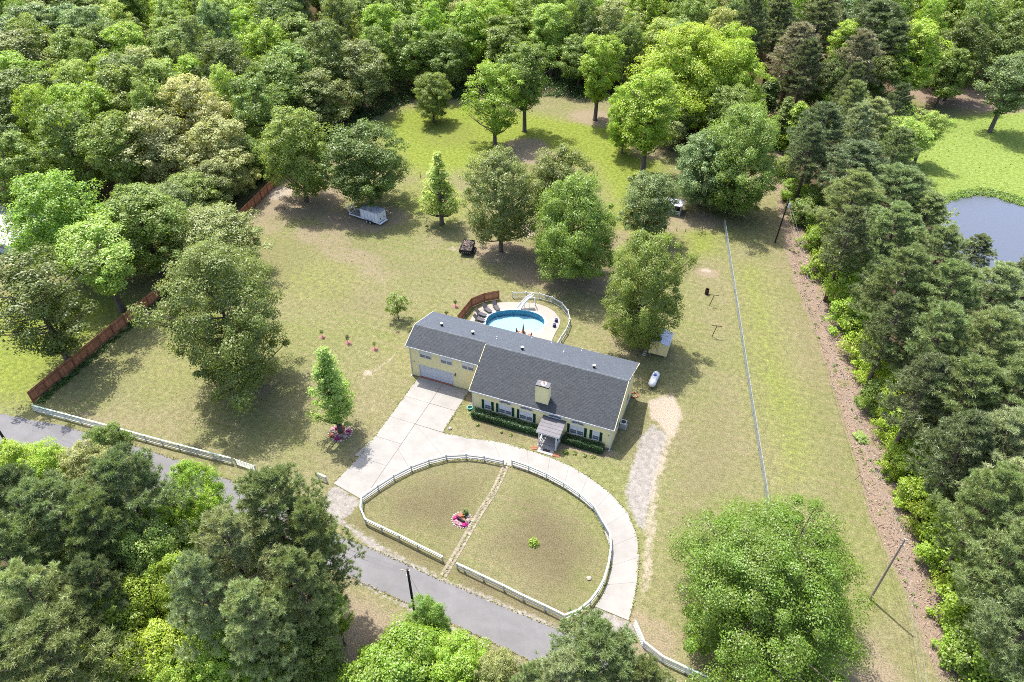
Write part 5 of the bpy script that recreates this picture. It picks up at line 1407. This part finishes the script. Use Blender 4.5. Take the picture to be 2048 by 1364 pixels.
# woods, crown by crown
for u, v, w, c, H in [(130, 31, 110, 'P', 18), (62, 65, 120, 'T', 18), (41, 123, 130, 'O', 18), (160, 113, 110, 'M', 18), (41, 212, 140, 'D', 19), (219, 100, 95, 'D', 18), (219, 164, 85, 'B', 16), (287, 154, 110, 'P', 18), (328, 178, 80, 'L', 17), (390, 165, 90, 'B', 16), (376, 110, 110, 'M', 18), (454, 143, 120, 'D', 19), (537, 103, 105, 'B', 19), (598, 89, 110, 'M', 18), (342, 20, 90, 'B', 18), (450, 40, 100, 'L', 18), (512, 20, 90, 'B', 18), (250, 205, 125, 'M', 19)]:
    by_crown('wood', u, v, w, H, c, place=PL['tl'])
for u, v, w, c, H in [(386, 222, 135, 'C', 19), (308, 292, 150, 'C', 19), (437, 292, 140, 'P', 18), (513, 219, 120, 'M', 18), (560, 175, 130, 'M', 18), (632, 191, 125, 'O', 19), (489, 318, 110, 'O', 17), (137, 284, 125, 'M', 19), (191, 236, 110, 'B', 18), (85, 372, 130, 'B', 19), (172, 395, 115, 'B', 18), (294, 407, 130, 'M', 17), (413, 405, 120, 'O', 16), (20, 330, 120, 'M', 19), (240, 300, 110, 'M', 18), (20, 420, 100, 'L', 17), (380, 350, 110, 'O', 17)]:
    by_crown('wood', u, v, w, H, c, place=PL['lf'])
for u, v, w, c, H in [(650, 110, 110, 'D', 20), (718, 137, 125, 'O', 20), (748, 30, 100, 'M', 19), (823, 92, 110, 'M', 20), (892, 105, 105, 'M', 19), (871, 27, 110, 'B', 19), (936, 62, 100, 'B', 19), (985, 60, 95, 'B', 19), (1073, 34, 95, 'M', 19), (1104, 62, 80, 'L', 18), (1134, 20, 90, 'M', 19), (1160, 110, 90, 'M', 18), (1227, 62, 100, 'P', 20), (1290, 30, 90, 'B', 19), (800, 30, 100, 'L', 19), (1000, 20, 90, 'B', 18), (770, 170, 80, 'D', 16), (690, 200, 90, 'O', 17), (930, 150, 90, 'D', 16), (1120, 140, 80, 'D', 16), (1385, 20, 90, 'M', 19), (1464, 60, 80, 'D', 20), (1500, 25, 80, 'B', 19)]:
    by_crown('wood', u, v, w, H, c, place=PL['bk'])
for u, v, w, c, H, k in [(1553, 60, 95, 'K', 21, 'pine'), (1585, 112, 95, 'R', 20, 'pine'), (1608, 144, 80, 'K', 19, 'pine'), (1632, 60, 95, 'K', 21, 'pine'), (1751, 75, 110, 'K', 22, 'pine'), (1710, 130, 90, 'R', 20, 'pine'), (1780, 110, 80, 'K', 20, 'pine'), (1690, 100, 60, 'B', 18, 'poplar'), (1833, 112, 84, 'B', 20, 'poplar'), (1833, 30, 95, 'M', 19, 'wood'), (1929, 100, 95, 'D', 19, 'wood'), (1963, 48, 95, 'M', 19, 'wood'), (2030, 80, 100, 'D', 19, 'wood'), (1890, 40, 90, 'M', 19, 'wood'), (1700, 40, 90, 'T', 19, 'wood'), (1600, 20, 90, 'M', 19, 'wood'), (1750, 20, 90, 'B', 19, 'wood'), (1900, 140, 70, 'M', 14, 'wood'), (2020, 20, 90, 'M', 19, 'wood'), (1660, 160, 70, 'D', 15, 'wood'), (1760, 160, 80, 'D', 14, 'wood')]:
    by_crown(k, u, v, w, H, c, place=PL['tr'])
for u, v, w, c, H, k in [(1567, 245, 44, 'M', 11, 'cedar'), (1592, 255, 44, 'B', 11, 'cedar'), (1536, 205, 46, 'D', 11, 'cedar')]:
    by_crown(k, u, v, w, H, c, place='beside the narrow brown track', frac=.5)
for u, v, w, c, H, k in [(1690, 185, 70, 'L', 9, 'wood'), (1740, 225, 70, 'L', 6, 'bush'), (1700, 225, 66, 'L', 7, 'bush'), (1760, 255, 66, 'B', 6, 'bush'), (1800, 290, 90, 'L', 12, 'open'), (1850, 270, 70, 'L', 11, 'open'), (1730, 265, 70, 'T', 6, 'bush'), (1655, 215, 60, 'B', 8, 'bush'), (1800, 225, 60, 'B', 6, 'bush')]:
    by_crown(k, u, v, w, H, c, place='between the dark pines and the meadow', frac=.55)
# pines at the right
PINES_R = [(1640, 262, 112, 'K', 22, 'pine'), (1615, 300, 80, 'K', 20, 'pine'), (1712, 335, 120, 'K', 20, 'pine'), (1790, 385, 135, 'N', 20, 'bigpine'), (1700, 400, 120, 'N', 21, 'bigpine'), (1850, 430, 100, 'N', 17, 'pine'), (1780, 470, 130, 'N', 21, 'bigpine'), (1690, 470, 90, 'K', 21, 'pine'), (1870, 510, 120, 'N', 20, 'bigpine'), (1945, 500, 70, 'K', 12, 'pine'), (1760, 560, 130, 'N', 22, 'bigpine'), (1850, 590, 130, 'N', 22, 'bigpine'), (1940, 590, 130, 'S', 20, 'bigpine'), (2020, 560, 110, 'K', 18, 'pine'), (1740, 650, 100, 'K', 21, 'pine'), (1830, 680, 140, 'N', 22, 'bigpine'), (1930, 690, 140, 'N', 22, 'bigpine'), (2030, 660, 130, 'S', 21, 'bigpine'), (1800, 780, 110, 'K', 21, 'pine'), (1890, 790, 150, 'N', 22, 'bigpine'), (1990, 790, 150, 'N', 22, 'bigpine'), (1880, 900, 120, 'K', 21, 'pine'), (1960, 900, 160, 'S', 22, 'bigpine'), (2045, 890, 150, 'N', 22, 'bigpine'), (1930, 1010, 130, 'N', 22, 'bigpine'), (2020, 1010, 170, 'S', 22, 'bigpine'), (1985, 1120, 160, 'N', 21, 'bigpine'), (2060, 1130, 160, 'N', 22, 'bigpine'), (2030, 1240, 150, 'N', 20, 'bigpine'), (2100, 760, 150, 'N', 22, 'pine'), (2110, 1020, 150, 'K', 22, 'pine'), (1700, 560, 60, 'K', 17, 'pine')]
for u, v, w, c, H, k in PINES_R:
    by_crown(k, u + (5 if v < 530 else 45), v, w, H * .8, c, place=PL['rw'], frac=.70)
for u, v, w, H, c in [(1560, 330, 40, 4, 'M'), (1578, 380, 50, 4.5, 'B'), (1600, 420, 55, 5, 'M'), (1622, 475, 48, 4, 'B'), (1648, 520, 62, 6, 'B'), (1683, 565, 70, 8, 'B'), (1690, 630, 70, 5.5, 'B'), (1712, 690, 66, 5, 'Y'), (1735, 730, 66, 7, 'B'), (1730, 790, 60, 5, 'M'), (1775, 790, 76, 8, 'B'), (1770, 850, 60, 5, 'Y'), (1800, 885, 80, 6, 'B'), (1775, 925, 50, 4, 'Y'), (1830, 950, 76, 6, 'B'), (1808, 985, 60, 4.5, 'B'), (1850, 1030, 80, 6, 'Y'), (1880, 1090, 84, 6, 'B'), (1905, 1150, 80, 6, 'B'), (1915, 1215, 90, 6, 'B'), (1945, 1285, 100, 6, 'M'), (2000, 1330, 120, 7, 'B'), (1900, 1300, 60, 3.5, 'B'), (1870, 980, 70, 8, 'M'), (1700, 872, 26, .8, 'L'), (1960, 1200, 90, 9, 'M'), (2040, 1330, 110, 9, 'M'), (1620, 400, 50, 6, 'M'), (1662, 465, 54, 6, 'M')]:
    by_crown('bush', u + (8 if v < 600 else 22), v, w * 1.15, H * 1.05, c, place=PL['ed'], frac=.5, cat='shrub', kind='shrub')
# bottom left wood
for u, v, w, c, H, k in [(550, 1035, 190, 'N', 20, 'bigpine'), (628, 1085, 150, 'N', 18, 'bigpine'), (468, 1112, 160, 'S', 20, 'bigpine'), (412, 1195, 150, 'S', 19, 'bigpine'), (600, 1180, 150, 'N', 18, 'bigpine'), (510, 1245, 160, 'S', 18, 'bigpine'), (262, 990, 165, 'N', 20, 'bigpine'), (125, 1045, 170, 'N', 20, 'bigpine'), (205, 1075, 150, 'N', 19, 'bigpine'), (20, 1120, 150, 'N', 20, 'bigpine'), (80, 1215, 150, 'S', 19, 'bigpine'), (115, 1325, 190, 'N', 18, 'bigpine'), (25, 1330, 150, 'N', 18, 'bigpine'), (40, 1020, 130, 'K', 18, 'bigpine'), (200, 1190, 120, 'K', 17, 'bigpine')]:
    by_crown(k, u, v, w, H, c, place=PL['bl'], frac=.70)
for u, v, w, c, H in [(37, 945, 105, 'Y', 11), (108, 945, 105, 'Y', 11), (185, 945, 105, 'C', 11), (212, 888, 80, 'M', 8), (390, 978, 95, 'B', 11), (400, 1045, 100, 'B', 12), (300, 1125, 150, 'L', 14), (330, 1070, 110, 'B', 13), (245, 1250, 170, 'B', 13), (325, 1310, 170, 'Y', 11), (443, 1325, 150, 'B', 11), (600, 1305, 150, 'D', 11), (380, 1365, 130, 'Y', 10), (170, 1140, 110, 'M', 10), (200, 1350, 120, 'B', 12), (540, 1365, 110, 'B', 8)]:
    by_crown('oak', u, v, w, H, c, place=PL['bl'], frac=.62)
by_base('open', 690, 1290, 1180, 70, 'Y', 'thin yellow green tree with bent trunk by the dirt verge below the road', var=1)
for u, v, w, c, H in [(795, 1352, 210, 'G', 10), (915, 1345, 150, 'G', 9), (990, 1355, 100, 'P', 9), (660, 1362, 70, 'M', 6), (715, 1368, 80, 'G', 7)]:
    by_crown('oak', u, v, w, H, c, place=PL['bf'], frac=.62)
by_crown('oak', 854, 1238, 84, 8.5, (.175, .29, .05), 'small mid green tree in front of the dark pole beside the road', frac=.6)
for u, v, w, c, H in [(1198, 1325, 190, 'N', 16), (1125, 1372, 150, 'S', 15), (1285, 1375, 110, 'N', 14), (1060, 1375, 90, 'S', 12)]:
    by_crown('bigpine', u, v, w, H, c, place=PL['bf'], frac=.70)
for u, v, w, c, H in [(452, 408, 70, 'M', 5), (425, 425, 70, 'O', 5), (482, 385, 60, 'D', 5), (395, 440, 70, 'M', 5), (508, 362, 55, 'O', 5), (530, 345, 50, 'M', 5), (360, 460, 70, 'D', 5), (465, 360, 60, 'D', 6), (420, 380, 70, 'D', 6)]:
    by_crown('bush', u, v, w, H, c, place=PL['lf'], frac=.5, cat='shrub', kind='shrub')
# woods further back: filled in between the crowns already standing
def fill(poly, spacing, n, seed, chooser, edge=0.0):
    R = random.Random(seed); xs, ys_ = [p[0] for p in poly], [p[1] for p in poly]
    pts = []
    for _ in range(n):
        x, y = R.uniform(min(xs), max(xs)), R.uniform(min(ys_), max(ys_))
        u, v = PX((x, y, 0)); u2, v2 = PX((x, y, 18))
        if not (-90 < u2 < 2140 and v2 < 1500 and v > -8): continue
        if any((x - a) ** 2 + (y - b) ** 2 < spacing ** 2 for a, b in pts): continue
        if any((x - a) ** 2 + (y - b) ** 2 < (.62 * (r + spacing / 2)) ** 2 for a, b, r in HEROES): continue
        if inside_dist(np.array([x]), np.array([y]), poly)[0] < edge: continue
        pts.append((x, y)); chooser(x, y, u2, v2, R)
def far_tree(x, y, u, v, R):
    if u > 1480 and u < 1800 and R.random() < .55:
        plant('pine', x, y, R.uniform(19, 23), R.uniform(7, 9.5), R.choice('KKRN'), place=PL['tr']); return
    c = R.choice('MMBBBLDOPT' if u > 500 else 'MMBOMPLDTBM')
    plac = PL['tr'] if u > 1530 else PL['bk'] if u > 640 else PL['tl'] if v < 170 else PL['lf']
    plant('poplar' if R.random() < .15 else 'wood', x, y, R.uniform(16, 21.5), R.uniform(8.5, 12), c, place=plac)
fill(FOREST_BACK, 8.2, 9000, 8, far_tree, 4.0)
def right_tree(x, y, u, v, R):
    if PX((x, y, 16))[1] < 540 and PX((x, y, 12))[0] > 1810: return
    plant('pine', x, y, R.uniform(15, 18), R.uniform(6.5, 8.5), R.choice('NKNS'), place=PL['rw'])
fill([(x + 9, y) for x, y in WOOD_RIGHT], 7.5, 1500, 9, right_tree)
def left_tree(x, y, u, v, R):
    if PX((x, y, 13))[1] < 985 or u > 640: return
    plant(R.choice(['oak', 'pine']), x, y, R.uniform(9, 14), R.uniform(5, 7), R.choice('MBN'), place=PL['bl'])
fill(WOOD_LEFT, 7.0, 1200, 10, left_tree)
# labels for the wood trees: colour, kind and place; rank from the left where several share them
ORD = 'first second third fourth fifth sixth seventh eighth ninth tenth eleventh twelfth thirteenth fourteenth'.split()
NUM = 'one two three four five six seven eight nine ten eleven twelve thirteen fourteen'.split()
sets = {}
def zone(t, pl):
    u, v = PX((t.location.x, t.location.y, 12))
    if pl == PL['bk']: return 'above the white trailer' if u < 720 else 'behind the lone small tree' if u < 960 else 'behind the bare back patch' if u < 1250 else 'behind the huge yellow tree'
    if pl == PL['tr']: return 'behind the brown track' if u < 1680 else 'above the pale meadow shrubs' if u < 1850 else 'behind the meadow'
    if pl == PL['tl']: return 'in the top left corner' if u < 230 else 'in the top left woods'
    if pl == PL['rw']: return 'by the pond' if v < 540 else 'right of the brown strip' if v < 860 else 'at the bottom right'
    if pl == PL['ed']: return 'far along the pine wood edge' if v < 800 else 'near along the pine wood edge'
    return pl
for t, pl, cw, kd in TREES: sets.setdefault((cw, kd, zone(t, pl)), []).append(t)
for (cw, kd, pl), L_ in sets.items():
    L_.sort(key=lambda o: PX((o.location.x, o.location.y, 8))[0])
    for i, o_ in enumerate(L_):
        o_['label'] = f'{cw} {kd} {pl}' if len(L_) == 1 or len(L_) > 14 else f'{ORD[i]} from left of {NUM[len(L_) - 1]} {cw} {kd}s {pl}'
        o_['group'] = f'{kd}s {pl}' if len(L_) <= 14 else f'{cw} {kd}s {pl}'

# hedges, shrubs and ground plants
def hedge(x0, x1, y0, y1, h, label, seed):
    R = np.random.RandomState(seed); n = int((x1 - x0) * 700)
    P = np.stack([R.uniform(x0, x1, n), R.uniform(y0, y1, n), R.uniform(.08, h, n)], -1)
    f = R.rand(n); P[f < .5, 2] = h * (1 + .05 * np.sin(P[f < .5, 0] * 3) + R.normal(0, .03, (f < .5).sum())); k = (f > .5) & (f < .85); P[k, 1] = y0 + R.normal(0, .04, k.sum())
    nrm = unit(np.where((f < .5)[:, None], [0, 0, 1.], [0, -.8, .5]) + R.normal(size=(n, 3)) * .5)
    V, F = leaves(P, nrm, .13, R)
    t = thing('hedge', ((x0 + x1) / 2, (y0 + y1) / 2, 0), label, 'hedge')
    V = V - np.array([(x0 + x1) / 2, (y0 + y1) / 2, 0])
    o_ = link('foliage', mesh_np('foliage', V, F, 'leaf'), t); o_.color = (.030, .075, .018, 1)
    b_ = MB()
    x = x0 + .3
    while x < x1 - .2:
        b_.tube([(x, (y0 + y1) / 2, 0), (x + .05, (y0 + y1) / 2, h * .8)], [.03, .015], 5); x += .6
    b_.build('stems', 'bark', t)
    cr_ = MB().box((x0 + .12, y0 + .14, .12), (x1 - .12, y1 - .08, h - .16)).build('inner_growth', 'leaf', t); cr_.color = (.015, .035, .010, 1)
hedge(-17.9, -8.85, -1.35, -.18, 1.0, 'long clipped green hedge under the front windows left of the porch', 1)
hedge(-5.75, -.62, -1.2, -.18, 1.0, 'shorter clipped green hedge right of the porch', 2)
def tuft(x, y, h, w_, n, col, label, cat='plant', name='plant', size=.14, seed=0, trunk=True, group=None):
    R = np.random.RandomState(seed + 5)
    d = unit(R.normal(size=(n, 3)) + [0, 0, .4]); d[:, 2] = np.abs(d[:, 2])
    P = d * np.array([w_ / 2, w_ / 2, h]) * R.uniform(.5, 1, (n, 1))
    V, F = leaves(P, unit(d * .5 + R.normal(size=(n, 3)) * .5 + [0, 0, .5]), size, R)
    t = thing(name, (x, y, 0), label, cat, group)
    o_ = link('foliage', mesh_np('foliage', V, F, 'leaf'), t); o_.color = (*COL[col], 1)
    if trunk: MB().tube([(x, y, 0), (x, y, h * .6)], [.03, .015], 5).build('stem', 'bark', t)
    return t
for i, (u, v, lab) in enumerate([(1132, 906, 'low green hosta nearest the porch on the right'), (1149, 907, 'second pale hosta from the porch beside the right hedge'), (1168, 911, 'third pale hosta from the porch beside the right hedge'), (1186, 914, 'pale hosta farthest from the porch beside the right hedge'), (955, 851, 'small pale plant in the bed before the left hedge, nearest the driveway'), (1002, 865, 'small pale plant in the middle of the bed before the left hedge'), (1022, 871, 'small pale plant nearest the porch in the left bed'), (942, 828, 'small pale plant by the teal hose pot')]):
    g_ = G(u, v); tuft(g_[0], g_[1], .35 if i else .6, .7 if i < 4 else .5, 90, 'M' if i == 0 else 'P', lab, seed=i, trunk=False, size=.2)
for u, v, h, w_, c, lab in [(645, 674, 1.5, .6, 'D', 'thin dark shrub in a red mulch patch, leftmost of three on the lawn'), (696, 686, 1.5, .75, 'O', 'ball topped dark shrub in red mulch, middle of three on the lawn'), (750, 698, 1.5, .7, 'M', 'sparse shrub in red mulch, rightmost of three on the lawn'), (911, 613, 1.4, .6, 'D', 'small dark shrub on the grass left of the pool fence'), (893, 632, 1.0, .8, 'D', 'low dark shrub behind the garage roof edge')]:
    g_ = G(u, v); t = thing('young_shrub', (g_[0], g_[1], 0), lab, 'shrub', 'young shrubs on the lawn')
    R = np.random.RandomState(int(u)); d = unit(R.normal(size=(150, 3)))
    P = d * np.array([w_ / 2, w_ / 2, h * .3]) * R.uniform(.3, 1, (150, 1)) + [0, 0, h * .68]
    V, F = leaves(P, unit(d + R.normal(size=d.shape) * .6 + [0, 0, .3]), .15, R)
    o_ = link('foliage', mesh_np('foliage', V, F, 'leaf'), t); o_.color = (*(COL[c] if c != 'O' else (.045, .055, .025)), 1)
    MB().tube([(g_[0], g_[1], 0), (g_[0] + .03, g_[1], h * .8)], [.035, .015], 5).build('stem', 'bark', t)
    mu = MB()._lathe((g_[0], g_[1], 0), [(.55, 0), (.4, .06), (.02, .1)], 11); mu.v = [(x + rr_.uniform(-.08, .08), y + rr_.uniform(-.08, .08), z) for x, y, z in mu.v]; mu.build('mulch', 'mulch', t)
g_ = G(1067, 1087); tuft(g_[0], g_[1], .8, 1.3, 260, 'B', 'lone bright green bush in the middle of the oval lawn', 'shrub', 'shrub', .17, 3)
tuft(oc[0] + .1, oc[1] + .75, 1.1, .7, 110, 'D', 'spiky dark yucca at the back of the magenta flower bed', 'plant', 'yucca', .3, 8)
# stone ring of the largest oak
og = G(492, 768); t = thing('tree_ring', (og[0], og[1], 0), 'ring of low grey stones round the foot of the largest oak', 'stone ring')
rocks(t, og[0], og[1] - .3, 2.4, 2.1, 44, .15, rr_, m='plank')
# pale rock near the driveway
for u, v, lab in ((900, 858, 'pale rock on the grass beside the driveway corner'), (1178, 1157, 'pale flat rock near the right end of the oval lawn')):
    g_ = G(u, v); mb = MB()._lathe((g_[0], g_[1], 0), [(.22, 0), (.25, .12), (.14, .24), (.02, .27)], 8); mb.v = [(x + rr_.uniform(-.05, .05), y + rr_.uniform(-.05, .05), z) for x, y, z in mb.v]
    tag(mb.build('rock', 'rock'), lab, 'rock')
# fallen logs by the dirt verge
for i, (u0, v0, u1, v1) in enumerate([(640, 1300, 700, 1330), (655, 1296, 690, 1318), (645, 1312, 684, 1342)]):
    a, b = G(u0, v0), G(u1, v1)
    tag(MB().tube([(a[0], a[1], .12), ((a[0] + b[0]) / 2, (a[1] + b[1]) / 2, .16), (b[0], b[1], .1)], [.13, .12, .08], 7).build('fallen_log', 'pole'), ['longest fallen grey log by the dirt verge below the road', 'short fallen grey log nearest the road on the dirt verge', 'lowest fallen grey log on the dirt verge'][i], 'log')
# weeds, sticks and rank grass: nobody could count them
def scatter_poly(poly, n, R, world=False):
    P = poly if world else GL(poly)
    xs, ys_ = [p[0] for p in P], [p[1] for p in P]
    X = R.uniform(min(xs), max(xs), n * 6); Y = R.uniform(min(ys_), max(ys_), n * 6)
    k = inside_dist(X, Y, P) > 0
    return X[k][:n], Y[k][:n]
STRIP = [(1530, 250), (1560, 400), (1590, 560), (1640, 690), (1690, 850), (1745, 1040), (1810, 1180), (1880, 1364), (2000, 1364), (1930, 1210), (1860, 1040), (1760, 830), (1690, 680), (1630, 530), (1600, 440), (1560, 300)]
R = np.random.RandomState(4)
X, Y = scatter_poly(STRIP, 900, R)
mb = MB()
for x, y in zip(X, Y):
    a, L = R.uniform(0, 6.28), R.uniform(.2, 1.1)
    mb.bar((x, y, .05), (x + L * math.cos(a), y + L * math.sin(a), .05 + R.uniform(0, .2)), .03, .025)
tag(mb.build('sticks', 'twig'), 'grey brown sticks strewn over the brown cleared strip', 'sticks', kind='stuff')
X, Y = scatter_poly(STRIP, 5000, R)
P = np.stack([X, Y, R.uniform(.02, .09, len(X))], -1)
V, F = leaves(P, unit(R.normal(size=P.shape) * .5 + [0, 0, 1]), .22, R)
tag(link('dead_leaves', mesh_np('dead_leaves', V, F, 'litterchip')), 'dead brown leaves covering the cleared strip', 'leaves', kind='stuff')
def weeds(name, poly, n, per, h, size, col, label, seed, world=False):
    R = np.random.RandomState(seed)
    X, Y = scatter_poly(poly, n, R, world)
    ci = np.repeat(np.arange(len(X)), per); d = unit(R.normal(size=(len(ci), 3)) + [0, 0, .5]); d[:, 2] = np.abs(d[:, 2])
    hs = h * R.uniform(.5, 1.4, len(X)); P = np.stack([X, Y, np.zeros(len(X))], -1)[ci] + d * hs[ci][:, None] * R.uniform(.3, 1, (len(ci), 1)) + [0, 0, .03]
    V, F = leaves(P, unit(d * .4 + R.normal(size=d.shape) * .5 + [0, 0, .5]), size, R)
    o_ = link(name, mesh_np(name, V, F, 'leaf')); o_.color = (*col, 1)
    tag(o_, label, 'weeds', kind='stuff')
weeds('strip_weeds', STRIP, 240, 36, .30, .16, (.20, .26, .08), 'green weeds sprouting on the brown cleared strip', 21)
weeds('meadow_grass', [(1790, 300), (1840, 255), (1920, 240), (2048, 228), (2200, 240), (2200, 440), (2048, 412), (1960, 388), (1890, 396), (1850, 400), (1810, 350)], 350, 14, .10, .22, (.27, .36, .07), 'rank bright green grass of the meadow above the pond', 22)
weeds('pond_edge_weeds', [(1850, 430), (1870, 400), (1915, 385), (1960, 378), (2010, 388), (2060, 402), (2060, 418), (2010, 404), (1957, 392), (1920, 398), (1885, 412), (1872, 440)], 420, 45, .7, .26, (.17, .25, .06), 'tall weeds fringing the pond', 23)
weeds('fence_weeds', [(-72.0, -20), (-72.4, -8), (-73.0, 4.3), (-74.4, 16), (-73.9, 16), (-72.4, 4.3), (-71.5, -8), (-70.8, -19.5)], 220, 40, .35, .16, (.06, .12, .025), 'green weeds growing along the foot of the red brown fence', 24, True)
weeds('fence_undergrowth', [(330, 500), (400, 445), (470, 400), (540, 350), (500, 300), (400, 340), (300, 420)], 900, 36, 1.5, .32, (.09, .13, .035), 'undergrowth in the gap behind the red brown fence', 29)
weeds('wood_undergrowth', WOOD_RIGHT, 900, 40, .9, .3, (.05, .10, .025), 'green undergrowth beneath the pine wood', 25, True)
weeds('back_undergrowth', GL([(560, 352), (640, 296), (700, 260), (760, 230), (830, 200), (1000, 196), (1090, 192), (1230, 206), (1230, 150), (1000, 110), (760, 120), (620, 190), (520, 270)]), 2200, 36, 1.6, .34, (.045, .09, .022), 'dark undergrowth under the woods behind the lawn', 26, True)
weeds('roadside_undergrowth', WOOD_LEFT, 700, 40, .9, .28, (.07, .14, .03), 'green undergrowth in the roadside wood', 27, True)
def edge_grass(name, lines, per_m, label, seed, col=(.24, .25, .09)):
    R = np.random.RandomState(seed); pts = []
    for ln in lines:
        for a, b in zip(ln[:-1], ln[1:]):
            a, b = np.array(a), np.array(b); n = int(np.linalg.norm(b - a) * per_m) + 1
            pts.append(a + (b - a) * R.rand(n, 1) + R.normal(size=(n, 2)) * .07)
    Q = np.concatenate(pts); n = len(Q); k = 6
    ci = np.repeat(np.arange(n), k); d = unit(R.normal(size=(n * k, 3)) + [0, 0, .6]); d[:, 2] = np.abs(d[:, 2])
    P = np.concatenate([Q, np.full((n, 1), .05)], 1)[ci] + d * R.uniform(.02, .12, (n * k, 1))
    V, F = leaves(P, unit(d * .4 + R.normal(size=d.shape) * .4 + [0, 0, .6]), .11, R)
    o_ = link(name, mesh_np(name, V, F, 'leaf')); o_.color = (*col, 1)
    tag(o_, label, 'grass', kind='stuff')
edge_grass('edge_grass', [[(-27.7, 2.9), (-27.7, -11.8), (-28.4, -16.6)], [(-20.15, 3), (-20.15, -5.0)] + [tuple(p) for p in outr[7:]], [tuple(p) for p in inn[4:]], [tuple(p) for p in walk]], 9, 'ragged grass creeping over the edges of the driveway', 31)
edge_grass('verge_grass', [[(x, y + .02) for x, y, w in rd[40:150]], [(x, y - w) for x, y, w in rd[40:150]]], 7, 'ragged grass along the edges of the road', 32, (.25, .23, .11))
weeds('lawn_tufts', [(560, 470), (760, 330), (1000, 240), (1250, 300), (1210, 560), (920, 590), (760, 700), (640, 900), (200, 800), (330, 640)], 1500, 6, .05, .12, (.27, .28, .10), 'small grass tufts scattered over the lawn', 28)
